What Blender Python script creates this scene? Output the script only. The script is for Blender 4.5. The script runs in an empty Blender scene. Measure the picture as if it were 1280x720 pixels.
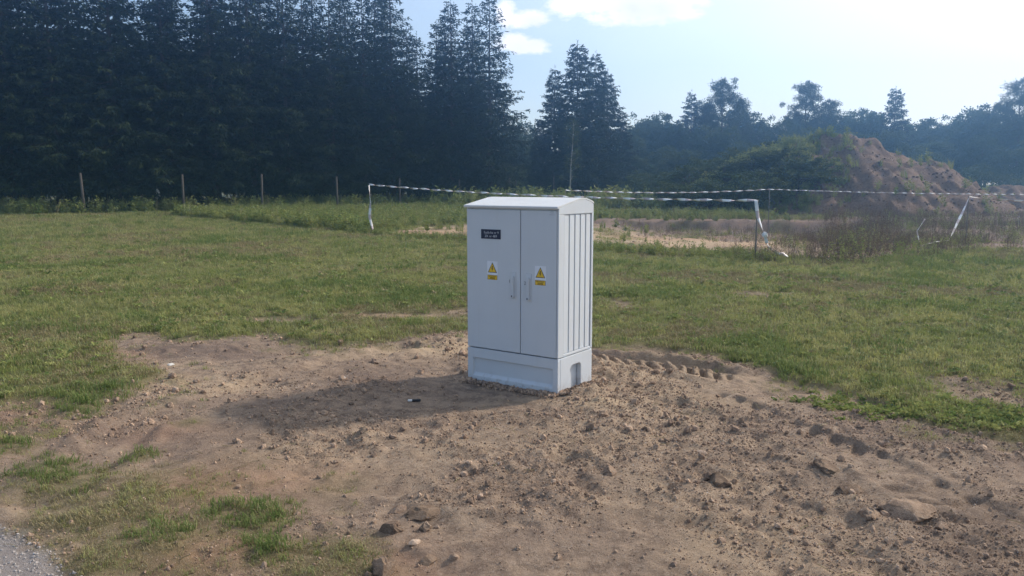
import bpy, bmesh, math, random
import numpy as np
from mathutils import Vector, Matrix
from math import radians, sin, cos, pi
random.seed(7); np.random.seed(7)
S = bpy.context.scene
COL = S.collection

# ------------------------------------------------------------------ camera
F = 1000.0; EYE = 1.55; PITCH = math.atan(0.13)
cam_d = bpy.data.cameras.new('camera'); cam = bpy.data.objects.new('camera', cam_d); COL.objects.link(cam)
cam.location = (0, 0, EYE); cam.rotation_euler = (pi/2 - PITCH, 0, 0)
cam_d.lens = 36*F/1280; cam_d.sensor_width = 36; cam_d.clip_start = 0.05; cam_d.clip_end = 3000
S.camera = cam

# ------------------------------------------------------------------ light, sky, exposure
SUN_AZ = 28.0      # degrees from +X towards +Y
SUN_EL = 35.0
sd = bpy.data.lights.new('sun', 'SUN'); sun = bpy.data.objects.new('sun', sd); COL.objects.link(sun)
sd.energy = 3.7; sd.angle = radians(3.2); sd.color = (1.0, 0.885, 0.76)
sun_dir = Vector((cos(radians(SUN_AZ))*cos(radians(SUN_EL)), sin(radians(SUN_AZ))*cos(radians(SUN_EL)), sin(radians(SUN_EL))))
sun.rotation_euler = sun_dir.to_track_quat('Z', 'Y').to_euler()
S.view_settings.view_transform = 'Standard'; S.view_settings.look = 'None'
S.view_settings.exposure = 0.24; S.view_settings.gamma = 1.0
S.cycles.use_denoising = True
S.cycles.max_bounces = 8; S.cycles.volume_bounces = 1; S.cycles.transparent_max_bounces = 8

W = bpy.data.worlds.new('World'); S.world = W; W.use_nodes = True
class NT:
    def __init__(s, tree): s.t = tree; s.n = tree.nodes; s.l = tree.links
    def node(s, typ, **kw):
        n = s.n.new(typ)
        for k, v in kw.items():
            if k.startswith('i_'):
                k = k[2:]; k = int(k) if k.isdigit() else k
                if isinstance(v, bpy.types.NodeSocket): s.l.new(v, n.inputs[k])
                else: n.inputs[k].default_value = v
            else: setattr(n, k, v)
        return n
    def set(s, n, idx, v):
        if isinstance(v, bpy.types.NodeSocket): s.l.new(v, n.inputs[idx])
        else: n.inputs[idx].default_value = v
    def math(s, op, a, b=0.0, c=None, clamp=False):
        n = s.n.new('ShaderNodeMath'); n.operation = op; n.use_clamp = clamp
        s.set(n, 0, a); s.set(n, 1, b)
        if c is not None: s.set(n, 2, c)
        return n.outputs[0]
    def mix(s, fac, a, b, mode='MIX'):
        n = s.n.new('ShaderNodeMix'); n.data_type = 'RGBA'; n.blend_type = mode
        s.set(n, 0, fac)
        s.set(n, 6, a if isinstance(a, bpy.types.NodeSocket) else (*a, 1) if len(a) == 3 else a)
        s.set(n, 7, b if isinstance(b, bpy.types.NodeSocket) else (*b, 1) if len(b) == 3 else b)
        return n.outputs[2]
    def noise(s, scale, detail=4, rough=0.6, vec=None, dist=0.0):
        n = s.n.new('ShaderNodeTexNoise'); n.inputs['Scale'].default_value = scale
        n.inputs['Detail'].default_value = detail; n.inputs['Roughness'].default_value = rough
        n.inputs['Distortion'].default_value = dist
        if vec is not None: s.l.new(vec, n.inputs['Vector'])
        return n.outputs[0]
    def ramp(s, v, lo, hi, a=0.0, b=1.0):
        n = s.n.new('ShaderNodeMapRange'); n.clamp = True
        s.set(n, 0, v); n.inputs[1].default_value = lo; n.inputs[2].default_value = hi
        n.inputs[3].default_value = a; n.inputs[4].default_value = b
        return n.outputs[0]

w = NT(W.node_tree); w.n.clear()
sky = w.node('ShaderNodeTexSky', sky_type='NISHITA', sun_disc=False)
sky.sun_elevation = radians(SUN_EL); sky.sun_rotation = radians(90 - SUN_AZ)
sky.air_density = 1.0; sky.dust_density = 1.2; sky.ozone_density = 2.5
geo = w.node('ShaderNodeTexCoord')
sep = w.node('ShaderNodeSeparateXYZ', i_0=geo.outputs['Generated'])
az = w.math('ARCTAN2', sep.outputs[0], sep.outputs[1])
el = w.math('ARCSINE', sep.outputs[2])
comb = w.node('ShaderNodeCombineXYZ', i_0=az, i_1=w.math('MULTIPLY', el, 1.7), i_2=0.0)
nz = w.noise(34, 7, 0.62, comb.outputs[0]); nz2 = w.noise(9, 3, 0.5, comb.outputs[0])
def pix_dir(px, py):
    u = (px-640)/F; v = (360-py)/F
    d = Vector((u, cos(PITCH)+v*sin(PITCH), -sin(PITCH)+v*cos(PITCH))); return d.normalized()
tot = None
for (px, py, rx, ry, a) in [(655, 24, 30, 11, .95), (632, 18, 15, 15, .95), (660, 58, 29, 10, .95), (642, 52, 24, 11, .95), (770, -4, 85, 22, 1.1), (838, 6, 44, 22, 1.0), (785, 18, 55, 13, .9), (708, 8, 26, 12, .9),
                            (560, -120, 160, 40, 1), (1000, -160, 240, 50, 1), (-300, 20, 200, 40, 1), (-900, -200, 300, 70, 1)]:
    d = pix_dir(px, py); a0 = math.atan2(d.x, d.y); e0 = math.asin(d.z)
    q = w.math('ADD', w.math('POWER', w.math('MULTIPLY', w.math('SUBTRACT', az, a0), F/rx), 2.0),
               w.math('POWER', w.math('MULTIPLY', w.math('SUBTRACT', el, e0), F/ry), 2.0))
    g = w.math('MULTIPLY', w.math('POWER', 2.718, w.math('MULTIPLY', q, -0.7)), a)
    tot = g if tot is None else w.math('MAXIMUM', tot, g)
cl = w.math('ADD', tot, w.math('MULTIPLY', w.math('SUBTRACT', nz, 0.5), 1.3))
cmask = w.ramp(cl, 0.40, 0.72)
# faint high veil everywhere
veil = w.math('MULTIPLY', w.ramp(nz2, 0.35, 0.8), 0.12)
sdt = w.n.new('ShaderNodeVectorMath'); sdt.operation = 'DOT_PRODUCT'; w.l.new(geo.outputs['Generated'], sdt.inputs[0]); sdt.inputs[1].default_value = sun_dir
aur = w.math('MULTIPLY', w.math('POWER', w.math('MAXIMUM', sdt.outputs['Value'], 0.0), 1.5), .65, clamp=True)
veil = w.math('ADD', veil, w.math('ADD', aur, .06), clamp=True)
skyc = w.mix(veil, sky.outputs[0], (6.6, 7.3, 8.1))
skyc = w.mix(w.math('MULTIPLY', w.math('POWER', w.math('MAXIMUM', sdt.outputs['Value'], 0.0), 4.0), 1.6, clamp=True), skyc, (9.4, 8.9, 8.3))
ccol = w.mix(w.ramp(nz2, 0.35, 0.7), (9.2, 8.7, 8.6), (6.6, 6.5, 7.2))
fin = w.mix(w.math('MULTIPLY', cmask, 0.92), skyc, ccol)
bg = w.node('ShaderNodeBackground', i_0=fin, i_1=0.15)
out = w.node('ShaderNodeOutputWorld', i_0=bg.outputs[0])

# ------------------------------------------------------------------ helpers
def G(px, py, z=0.0):
    """ground point seen at a photo pixel"""
    u = (px-640)/F; v = (360-py)/F
    d = (u, cos(PITCH)+v*sin(PITCH), -sin(PITCH)+v*cos(PITCH)); t = (z-EYE)/d[2]
    return (d[0]*t, d[1]*t)
def XZ(px, py, Y):
    """x and height at distance Y of a photo pixel"""
    u = (px-640)/F; v = (360-py)/F
    d = (u, cos(PITCH)+v*sin(PITCH), -sin(PITCH)+v*cos(PITCH)); t = Y/d[1]
    return d[0]*t, EYE+d[2]*t

def tag(o, label=None, cat=None, group=None, kind=None):
    if label: o['label'] = label
    if cat: o['category'] = cat
    if group: o['group'] = group
    if kind: o['kind'] = kind
    return o
def empty(name, loc=(0, 0, 0), rz=0.0):
    o = bpy.data.objects.new(name, None); COL.objects.link(o); o.location = loc; o.rotation_euler = (0, 0, rz)
    o.empty_display_size = 0.2; return o
def mesh_from(verts, faces, mats, name='mesh', fmat=None, smooth=False):
    me = bpy.data.meshes.new(name)
    me.from_pydata([tuple(v) for v in verts], [], [tuple(f) for f in faces])
    for m in (mats if isinstance(mats, (list, tuple)) else [mats]): me.materials.append(m)
    if fmat is not None: me.polygons.foreach_set('material_index', fmat)
    if smooth: me.polygons.foreach_set('use_smooth', [True]*len(me.polygons))
    me.update(); return me
def np_mesh(name, V, Fq, mat, smooth=False):
    """fast mesh from numpy arrays, Fq is (n,3) or (n,4)"""
    me = bpy.data.meshes.new(name); V = np.asarray(V, np.float32); Fq = np.asarray(Fq, np.int32)
    n, k = Fq.shape
    me.vertices.add(len(V)); me.vertices.foreach_set('co', V.ravel())
    me.loops.add(n*k); me.loops.foreach_set('vertex_index', Fq.ravel())
    me.polygons.add(n); me.polygons.foreach_set('loop_start', np.arange(0, n*k, k, dtype=np.int32))
    me.update(calc_edges=True); me.materials.append(mat)
    if smooth: me.polygons.foreach_set('use_smooth', np.ones(n, bool))
    me.update(); return me
def obj(name, me, parent=None, loc=(0, 0, 0), rot=(0, 0, 0)):
    o = bpy.data.objects.new(name, me); COL.objects.link(o)
    o.location = loc; o.rotation_euler = rot
    if parent: o.parent = parent
    return o
class MB:
    """collects shapes into one mesh"""
    def __init__(s): s.v = []; s.f = []; s.m = []
    def add(s, vs, fs, mi=0):
        b = len(s.v); s.v += [tuple(v) for v in vs]; s.f += [tuple(i+b for i in f) for f in fs]; s.m += [mi]*len(fs)
    def box(s, x0, x1, y0, y1, z0, z1, bev=0.0, mi=0, seg=1):
        bm = bmesh.new(); bmesh.ops.create_cube(bm, size=1)
        for v in bm.verts:
            v.co = ((x0+x1)/2+v.co.x*(x1-x0), (y0+y1)/2+v.co.y*(y1-y0), (z0+z1)/2+v.co.z*(z1-z0))
        if bev: bmesh.ops.bevel(bm, geom=bm.edges[:], offset=bev, segments=seg, affect='EDGES')
        bm.verts.index_update(); s.add([v.co[:] for v in bm.verts], [[v.index for v in f.verts] for f in bm.faces], mi); bm.free()
    def prism(s, poly, axis, a, b, mi=0):
        """poly of 2D points extruded along axis from a to b; axis x: (y,z); y: (x,z); z: (x,y)"""
        n = len(poly)
        def P(p, t): return {'x': (t, p[0], p[1]), 'y': (p[0], t, p[1]), 'z': (p[0], p[1], t)}[axis]
        s.add([P(p, a) for p in poly]+[P(p, b) for p in poly],
              [list(range(n))[::-1], [i+n for i in range(n)]]+[[i, (i+1) % n, (i+1) % n+n, i+n] for i in range(n)], mi)
    def tube(s, pts, r, n=6, mi=0):
        pts = [Vector(p) for p in pts]; rs = r if isinstance(r, (list, tuple)) else [r]*len(pts)
        vs = []; fs = []
        for i, p in enumerate(pts):
            t = (pts[min(i+1, len(pts)-1)]-pts[max(i-1, 0)]).normalized()
            a = t.cross(Vector((0.13, 0.2, 1)) if abs(t.z) < .9 else Vector((1, 0.1, 0))).normalized(); b2 = t.cross(a)
            for k in range(n):
                q = 2*pi*k/n; vs.append(p+a*cos(q)*rs[i]+b2*sin(q)*rs[i])
        for i in range(len(pts)-1):
            for k in range(n): fs.append([i*n+k, i*n+(k+1) % n, (i+1)*n+(k+1) % n, (i+1)*n+k])
        fs.append(list(range(n))[::-1]); fs.append([(len(pts)-1)*n+k for k in range(n)])
        s.add(vs, fs, mi)
    def build(s, name, mats, parent=None, smooth=False, loc=(0, 0, 0), rot=(0, 0, 0)):
        bm = bmesh.new(); me = mesh_from(s.v, s.f, mats, name, s.m, smooth); bm.from_mesh(me)
        bmesh.ops.recalc_face_normals(bm, faces=bm.faces[:]); bm.to_mesh(me); bm.free()
        return obj(name, me, parent, loc, rot)

# numpy value noise
def _h(ix, iy, seed):
    n = (ix.astype(np.int64)*374761393 + iy.astype(np.int64)*668265263 + seed*974634777) & 0xffffffff
    n = ((n ^ (n >> 13))*1274126177) & 0xffffffff
    n = ((n ^ (n >> 16))*2246822519) & 0xffffffff
    return ((n ^ (n >> 15)) & 0xffff)/32767.5-1.0
def vn(x, y, seed=0):
    ix = np.floor(x); iy = np.floor(y); fx = x-ix; fy = y-iy
    fx = fx*fx*fx*(fx*(fx*6-15)+10); fy = fy*fy*fy*(fy*(fy*6-15)+10)
    a = _h(ix, iy, seed); b = _h(ix+1, iy, seed); c = _h(ix, iy+1, seed); d = _h(ix+1, iy+1, seed)
    return (a*(1-fx)+b*fx)*(1-fy)+(c*(1-fx)+d*fx)*fy
def fbm(x, y, s, oct=4, seed=0, g=0.5):
    r = 0; a = 1; t = 0
    for o in range(oct):
        c, q = cos(o*1.3), sin(o*1.3)
        r = r+a*vn((x*c-y*q)/s+o*17.3, (x*q+y*c)/s-o*9.1, seed+o); t += a; a *= g; s = s/2.03
    return r/t
def sst(x, a, b):
    t = np.clip((x-a)/(b-a), 0, 1); return t*t*(3-2*t)
def poly_sd(x, y, poly):
    """signed distance, positive inside"""
    P = np.array(poly); d = np.full(x.shape, 1e9); ins = np.zeros(x.shape, bool)
    for i in range(len(P)):
        a = P[i]; b = P[(i+1) % len(P)]; e = b-a
        t = np.clip(((x-a[0])*e[0]+(y-a[1])*e[1])/(e@e+1e-9), 0, 1)
        d = np.minimum(d, np.hypot(x-a[0]-t*e[0], y-a[1]-t*e[1]))
        c = ((a[1] > y) != (b[1] > y)) & (x < (b[0]-a[0])*(y-a[1])/(b[1]-a[1]+1e-12)+a[0]); ins ^= c
    return np.where(ins, d, -d)
def seg_coord(x, y, pts):
    """nearest distance, signed side and arc length along a polyline"""
    P = np.array(pts); best = np.full(x.shape, 1e9); side = np.zeros(x.shape); arc = np.zeros(x.shape); L = 0
    for i in range(len(P)-1):
        e = P[i+1]-P[i]; l = np.hypot(*e); t = np.clip(((x-P[i][0])*e[0]+(y-P[i][1])*e[1])/(l*l), 0, 1)
        dx = x-P[i][0]-t*e[0]; dy = y-P[i][1]-t*e[1]; d = np.hypot(dx, dy); m = d < best
        best = np.where(m, d, best); side = np.where(m, np.sign(e[0]*dy-e[1]*dx)*d, side); arc = np.where(m, L+t*l, arc); L += l
    return best, side, arc

# ------------------------------------------------------------------ ground description
DIRT = [G(*p) for p in [(-700, 545), (-200, 520), (0, 512), (60, 522), (125, 522), (165, 498), (205, 470), (150, 452), (128, 432), (170, 420), (260, 428), (330, 420), (375, 434), (440, 432),
                        (500, 428), (545, 421), (583, 418), (660, 425), (742, 437), (800, 436), (880, 446), (950, 462), (1030, 490), (1100, 512), (1150, 533), (1280, 562), (1500, 590), (2200, 700)]] \
       + [(9, 1.2), (9, -3), (-9, -3), (-9, 2.5)]
ISLE = [G(*p) for p in [(330, 420), (345, 408), (430, 398), (520, 392), (585, 392), (585, 412), (540, 420), (500, 428), (440, 432), (375, 432)]]
BASIN = [G(*p) for p in [(500, 287), (583, 281), (700, 277), (760, 274), (1020, 274), (1060, 268), (1300, 265), (1500, 265), (1500, 306), (1280, 310), (1180, 312), (1060, 322), (900, 316), (745, 306), (583, 297), (505, 294)]]
GRAVEL = [G(*p) for p in [(-400, 590), (-60, 640), (20, 668), (60, 695), (92, 725), (100, 800)]]+[(-1.5, -3), (-6, -3)]
PATCH = [(60, 585, .22, .8), (235, 527, .12, .5), (175, 570, .10, .9), (20, 562, .16, .7), (325, 650, .20, .95), (290, 635, .12, .8), (200, 668, .15, .8), (130, 640, .5, .75), (335, 690, .14, .85), (420, 610, .2, .25),
         (240, 665, .5, .5), (400, 700, .3, .6), (-60, 560, .5, .7), (70, 600, .35, .6), (170, 690, .4, .7), (300, 580, .3, .12), (590, 455, .1, .12), (1000, 500, .2, .15)]
BARE = [(940, 371, .6, .3, .75), (770, 380, .25, .5, .7), (1215, 488, .35, .5, .85), (1235, 520, .2, .25, .5), (300, 432, .6, .3, .9), (520, 397, .7, .22, .85), (450, 396, .6, .18, .8), (360, 404, .5, .2, .8), (580, 392, .5, .2, .8), (700, 410, .4, .2, .5)]
def gmask(x, y):
    """how much turf grows here, 0..1"""
    m = np.ones(x.shape)
    near = (y < 14) & (y > -4) & (np.abs(x) < 14)
    xn, yn = x[near], y[near]
    sd_ = poly_sd(xn, yn, DIRT)+0.22*fbm(xn, yn, .8, 4, 3)*np.clip(yn/5, .5, 1.2)
    isl = poly_sd(xn, yn, ISLE)+0.15*fbm(xn, yn, .5, 3, 4)
    g = np.maximum(1-sst(sd_, -0.16, 0.10), .55*(1-sst(sd_, -.1, .55))*sst(fbm(xn, yn, .18, 3, 19), -.05, .35))
    g = np.maximum(g, 0.9*sst(isl, -.1, .15))
    for (px, py, r, a) in PATCH:
        cx, cy = G(px, py); q = np.hypot((xn-cx), (yn-cy)*0.9)/r
        g = np.maximum(g, a*np.clip(1.25-q+0.55*fbm(xn, yn, .16, 3, 9), 0, 1))
    for (px, py, rx, ry, a) in BARE:
        cx, cy = G(px, py); q = np.hypot((xn-cx)/rx, (yn-cy)/ry)
        g = g*(1-a*np.clip(1.4-q+0.6*fbm(xn, yn, .3, 3, 12), 0, 1))
    gv = poly_sd(xn, yn, GRAVEL); g = g*(1-sst(gv, -.05, .05))
    m[near] = g
    far = (y >= 14) & (y < 45)
    xf, yf = x[far], y[far]
    bs = poly_sd(xf, yf, BASIN)+0.5*fbm(xf, yf, 2.5, 3, 5)
    m[far] = 1-sst(bs, -.3, .3)*(1-0.5*sst(fbm(xf, yf, 1.6, 3, 31), .1, .5))
    m = np.where(y >= 45, 1.0, m)
    return m
HUMPS = [(450, 548, .14, .07, .04), (470, 560, .10, .06, .03), (300, 612, .10, .05, -.02), (745, 492, .11, .10, .05), (718, 494, .07, .06, .035), (690, 525, .10, .06, .03), (770, 470, .2, .12, .03), (640, 475, .3, .12, -.015),
         (745, 592, .08, .05, -.035), (860, 655, .09, .05, -.03), (590, 575, .10, .06, -.02), (700, 580, .10, .06, -.015), (950, 580, .09, .05, -.03), (1180, 640, .2, .06, .03), (1000, 640, .12, .06, -.02),
         (565, 430, .25, .2, .06), (480, 440, .3, .15, .05), (790, 480, .2, .1, .03), (300, 440, .3, .12, .04), (180, 440, .4, .2, -.03), (700, 640, .12, .08, .015), (590, 655, .15, .06, .02), (110, 560, .2, .1, -.03),
         (372, 587, .05, .035, -.035), (230, 500, .25, .06, .03), (290, 485, .2, .05, -.025), (150, 600, .15, .06, .025), (120, 545, .2, .05, -.03), (320, 520, .2, .05, .02), (400, 500, .15, .06, .025), (205, 435, .3, .06, .03), (350, 452, .15, .06, .03), (420, 600, .12, .06, .02), (260, 570, .2, .07, .02), (1060, 655, .1, .06, -.03), (530, 690, .35, .16, .015), (920, 600, .2, .1, .025), (1040, 600, .2, .1, .02)]
TRACK1 = [G(*p) for p in [(690, 440), (745, 446), (800, 452), (860, 460), (935, 474)]]
TRACK2 = [G(*p) for p in [(860, 488), (930, 516), (1000, 547), (1090, 586), (1180, 630), (1300, 690)]]
TRACK3 = [G(*p) for p in [(60, 620), (130, 560), (170, 528), (260, 500), (330, 478), (420, 452), (500, 436)]]
def gh(x, y):
    x = np.asarray(x, float); y = np.asarray(y, float)
    z = 0.035*fbm(x, y, 7, 3, 41)*sst(np.hypot(x, y-5), 2, 9)
    z = z+0.02*fbm(x, y, 1.3, 3, 42)
    d = 1-gmask(x, y)
    near = (y < 14) & (y > -4) & (np.abs(x) < 12)
    xn, yn = x[near], y[near]; dn = d[near]
    a = 0.035*fbm(xn, yn, .75, 3, 1)
    r = np.abs(fbm(xn, yn, .28, 3, 2)); a = a+0.032*(0.3-r)
    lump = sst(fbm(xn, yn, 1.0, 3, 14)+.12*sst(xn, -1.2, .5), -.12, .32)
    a = a+(0.010+0.026*lump)*fbm(xn, yn, .15, 5, 5, .62)+.020*lump*np.clip(fbm(xn, yn, .22, 2, 6)-.1, 0, 1)
    c = np.clip(vn(xn/.045, yn/.045, 7)+0.3*vn(xn/.02, yn/.02, 8)-.15, 0, 1.2); a = a+0.016*c*(0.32+.85*lump)
    for (px, py, rx, ry, hh) in HUMPS:
        cx, cy = G(px, py); a = a+hh*np.exp(-((xn-cx)/rx)**2-((yn-cy)/ry)**2)*(1+.5*vn(xn/.06, yn/.06, 77))
    # smooth trodden hollow left of the cabinet door side
    cx, cy = G(520, 500); fl = np.exp(-((xn-cx)/.75)**2-((yn-cy)/.30)**2)
    a = a*(1-0.75*fl)-0.02*fl
    # tyre marks
    for pts, wd, pit, dep in ((TRACK1, .25, .125, .080), (TRACK2, .19, .19, .030)):
        dd, sdn, arc = seg_coord(xn, yn, pts)
        L = sum(math.hypot(pts[i+1][0]-pts[i][0], pts[i+1][1]-pts[i][1]) for i in range(len(pts)-1))
        if pts is TRACK1:
            endf = sst(arc, .02, .2)*(1-sst(arc, L-.3, L-.02))
            bars = sst(np.abs(((arc+sdn*.7)/pit % 1)-.5)*2, .40, .55)*np.clip(.95+.5*fbm(xn, yn, .2, 2, 88), .6, 1.15)
            fr_ = 1-sst(np.abs(sdn+.10), .11, .14); bk_ = np.exp(-((sdn-.13)/.06)**2)
            a = a*(1-.92*np.maximum(fr_, bk_)*endf)+endf*(fr_*(-.06+.085*bars)-.055*bk_+.035*np.exp(-((sdn-.26)/.05)**2)+.02*np.exp(-((sdn+.30)/.05)**2))
            continue
        inn = 1-sst(dd, wd*.8, wd); rim = np.exp(-((dd-wd*1.15)/.045)**2)
        endf = sst(arc, .02, .2)*(1-sst(arc, L-.25, L-.02))
        ph = (arc+np.abs(sdn)*.45+.03*fbm(xn, yn, .2, 2, 89))/pit; lug = sst(np.abs((ph % 1)-.5)*2, .35, .65)
        lug = lug*(1-.35*np.exp(-(sdn/.02)**2))
        brk = np.clip((.75 if pts is TRACK1 else .45)+1.2*fbm(xn, yn, .3, 3, 88), .05, 1.1)
        a = a*(1-.55*inn*endf)+endf*((-dep+dep*1.15*lug)*inn*brk+(.03 if pts is TRACK1 else .012)*rim)
    dd, sdn, arc = seg_coord(xn, yn, TRACK3)
    tr = (1-sst(dd, .10, .2)); a = a*(1-.5*tr)-.032*tr+.018*np.exp(-((dd-.24)/.05)**2)
    gv = sst(poly_sd(xn, yn, GRAVEL), -.1, .1); a = a*(1-.75*gv)-.01*gv
    z[near] = z[near]+a*dn+0.012*fbm(xn, yn, .12, 2, 51)*(1-dn)+.03*(1-dn)*sst(1-dn, .3, .9)
    far = (y >= 12)
    xf, yf = x[far], y[far]
    wx = sst(xf, 1.5, 8.0)*(1-.75*sst(xf+1.5*fbm(xf, yf, 4, 2, 63), 11.5, 16)); slump = sst(fbm(xf, yf*.2, 2.6, 3, 64), -.2, .35)
    wy = sst(yf, 20, 29)*(1-sst(yf+.9*fbm(xf, yf*.25, 2.2, 4, 61)-1.1*slump*0, 34.2-.4*slump, 34.7))
    z[far] = z[far]-0.62*wx*wy*(.85+.3*fbm(xf, yf*.2, 3, 2, 65))+0.08*fbm(xf, yf, 1.1, 4, 62)*sst(d[far], .1, .6)
    z[far] = z[far]-.10*sst(yf, 16, 20)*wx*0
    return z
def gh1(x, y): return float(gh(np.array([x]), np.array([y]))[0])

# ------------------------------------------------------------------ materials
def new_mat(name):
    m = bpy.data.materials.new(name); m.use_nodes = True; t = NT(m.node_tree)
    p = t.n['Principled BSDF']; return m, t, p
def flat(name, col, rough=0.6, spec=0.3, metal=0.0, var=0.08, scale=20):
    m, t, p = new_mat(name)
    pos = t.node('ShaderNodeTexCoord').outputs['Object']
    n = t.noise(scale, 4, .6, pos)
    dark = tuple(c*(1-var*2) for c in col); lite = tuple(min(1, c*(1+var*2)) for c in col)
    t.l.new(t.mix(n, dark, lite), p.inputs['Base Color'])
    p.inputs['Roughness'].default_value = rough; p.inputs['Specular IOR Level'].default_value = spec; p.inputs['Metallic'].default_value = metal
    return m
def soil_color(t, pos, tone=None, red=None):
    n1 = t.noise(1.1, 5, .6, pos); n2 = t.noise(9, 6, .72, pos); n3 = t.noise(48, 5, .78, pos); n4 = t.noise(260, 3, .7, pos)
    c = t.mix(t.ramp(n1, .35, .65), (0.250, 0.180, 0.128), (0.375, 0.275, 0.196))
    c = t.mix(t.ramp(n2, .44, .60), c, (0.160, 0.113, 0.085))
    c = t.mix(t.ramp(n3, .50, .75, 0, .55), c, (0.56, 0.45, 0.36))
    c = t.mix(t.ramp(n3, .25, .42, .4, 0), c, (0.15, 0.105, 0.082))
    c = t.mix(t.ramp(n4, .45, .7, 0, .45), c, (0.45, 0.360, 0.27))
    return c, n2, n3, n4
# ground
m_ground, t, p = new_mat('soil_and_turf')
pos = t.node('ShaderNodeNewGeometry').outputs['Position']
at = t.node('ShaderNodeAttribute', attribute_name='zones'); sp = t.node('ShaderNodeSeparateColor', i_0=at.outputs['Color'])
A_tone, A_red, A_grav = sp.outputs[0], sp.outputs[1], sp.outputs[2]
A_g = t.node('ShaderNodeAttribute', attribute_name='turf').outputs['Fac']
c, n2, n3, n4 = soil_color(t, pos)
c = t.mix(t.ramp(A_tone, .5, 1.0, 0, .75), c, t.mix(n3, (0.42, 0.30, 0.19), (0.60, 0.46, 0.31)))
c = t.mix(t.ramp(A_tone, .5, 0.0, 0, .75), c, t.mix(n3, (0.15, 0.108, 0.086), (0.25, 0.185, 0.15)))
c = t.mix(t.math('MULTIPLY', A_red, .7), c, t.mix(n3, (0.36, 0.17, 0.095), (0.50, 0.28, 0.17)))
c = t.mix(A_grav, c, t.mix(t.noise(120, 3, .8, pos), (0.18, 0.155, 0.14), (0.44, 0.39, 0.36)))
pg1 = t.noise(.9, 4, .6, pos); pg2 = t.noise(7, 4, .7, pos)
gc = t.mix(t.ramp(pg1, .35, .65), (0.10, 0.115, 0.035), (0.19, 0.17, 0.07)); gc = t.mix(t.ramp(pg2, .35, .7), gc, (0.07, 0.085, 0.028))
gc = t.mix(t.ramp(t.noise(90, 2, .7, pos), .45, .7), gc, (0.17, 0.15, 0.075))
c = t.mix(t.math('MULTIPLY', A_g, .92), c, gc)
t.l.new(c, p.inputs['Base Color']); p.inputs['Roughness'].default_value = 1; p.inputs['Specular IOR Level'].default_value = .08
hsum = t.math('ADD', t.math('MULTIPLY', n3, .6), t.math('MULTIPLY', n4, .35))
b = t.node('ShaderNodeBump', i_Strength=1.0, i_Distance=.022, i_Height=hsum); t.l.new(b.outputs[0], p.inputs['Normal'])

def soil_obj_mat(name, tint=(1, 1, 1), dark=1.0):
    m, t, p = new_mat(name)
    pos = t.node('ShaderNodeNewGeometry').outputs['Position']
    c, n2, n3, n4 = soil_color(t, pos)
    rnd = t.node('ShaderNodeObjectInfo').outputs['Random']
    c = t.mix(1.0, c, t.mix(rnd, tuple(dark*.72*v for v in tint), tuple(dark*1.28*v for v in tint)), 'MULTIPLY')
    t.l.new(c, p.inputs['Base Color']); p.inputs['Roughness'].default_value = 1; p.inputs['Specular IOR Level'].default_value = .08
    b = t.node('ShaderNodeBump', i_Strength=.7, i_Distance=.01, i_Height=n3); t.l.new(b.outputs[0], p.inputs['Normal'])
    return m
m_clod = soil_obj_mat('soil_clod', (1.05, 1.0, .97), 1.12)
m_clod_dark = soil_obj_mat('soil_clod_dark', (1.0, .95, .93), .75)
m_clod_pale = soil_obj_mat('soil_clod_pale', (1.0, 1.0, 1.03), 1.45)
m_rock = soil_obj_mat('soil_rock', (1.0, .96, .93), .80)
m_heap = soil_obj_mat('heap_soil', (.98, .90, .88), .62)
m_gravel = flat('gravel_stone', (0.36, 0.325, 0.30), .9, .2, var=.3, scale=3)
m_white_stone = flat('white_stone', (0.62, 0.58, 0.52), .8, .2, var=.12, scale=30)
def leaf_mat(name, cols, trans=.3, psc=.8):
    m, t, p = new_mat(name)
    pos = t.node('ShaderNodeNewGeometry').outputs['Position']; rnd = t.node('ShaderNodeObjectInfo').outputs['Random']
    n = t.noise(psc, 4, .65, pos); n2 = t.noise(psc*9, 3, .7, pos)
    c = t.mix(t.ramp(n, .40, .60), cols[0], cols[1]); c = t.mix(t.ramp(n2, .47, .62), c, cols[2])
    c = t.mix(t.math('MULTIPLY', rnd, .5), c, cols[3])
    t.l.new(c, p.inputs['Base Color']); p.inputs['Roughness'].default_value = .75; p.inputs['Specular IOR Level'].default_value = .12
    tr = t.node('ShaderNodeBsdfTranslucent', i_0=c); mx = t.node('ShaderNodeMixShader', i_0=trans, i_1=p.outputs[0], i_2=tr.outputs[0])
    t.l.new(mx.outputs[0], t.n['Material Output'].inputs[0]); return m
m_grass = leaf_mat('grass_blades', [(0.20, 0.25, 0.055), (0.36, 0.355, 0.12), (0.085, 0.13, 0.032), (0.50, 0.46, 0.26)], .42, .7)
m_dry = leaf_mat('dry_grass', [(0.32, 0.27, 0.14), (0.24, 0.19, 0.10), (0.19, 0.18, 0.07), (0.40, 0.34, 0.20)], .2, 2)
m_lush = leaf_mat('lush_grass', [(0.14, 0.20, 0.055), (0.19, 0.24, 0.070), (0.09, 0.15, 0.040), (0.26, 0.28, 0.11)], .42, 2)
m_weed = leaf_mat('green_weeds', [(0.18, 0.24, 0.065), (0.27, 0.30, 0.085), (0.10, 0.15, 0.04), (0.40, 0.38, 0.15)], .3, .5)
m_brown = leaf_mat('dry_weed_stems', [(0.135, 0.085, 0.065), (0.095, 0.080, 0.048), (0.17, 0.115, 0.085), (0.17, 0.14, 0.10)], .15, .6)
m_spruce = leaf_mat('spruce_needles', [(0.012, 0.023, 0.012), (0.052, 0.074, 0.026), (0.009, 0.018, 0.010), (0.034, 0.050, 0.018)], .12, .8)  # paler noise patches put sky-lit branch tops into the needle colour
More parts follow.
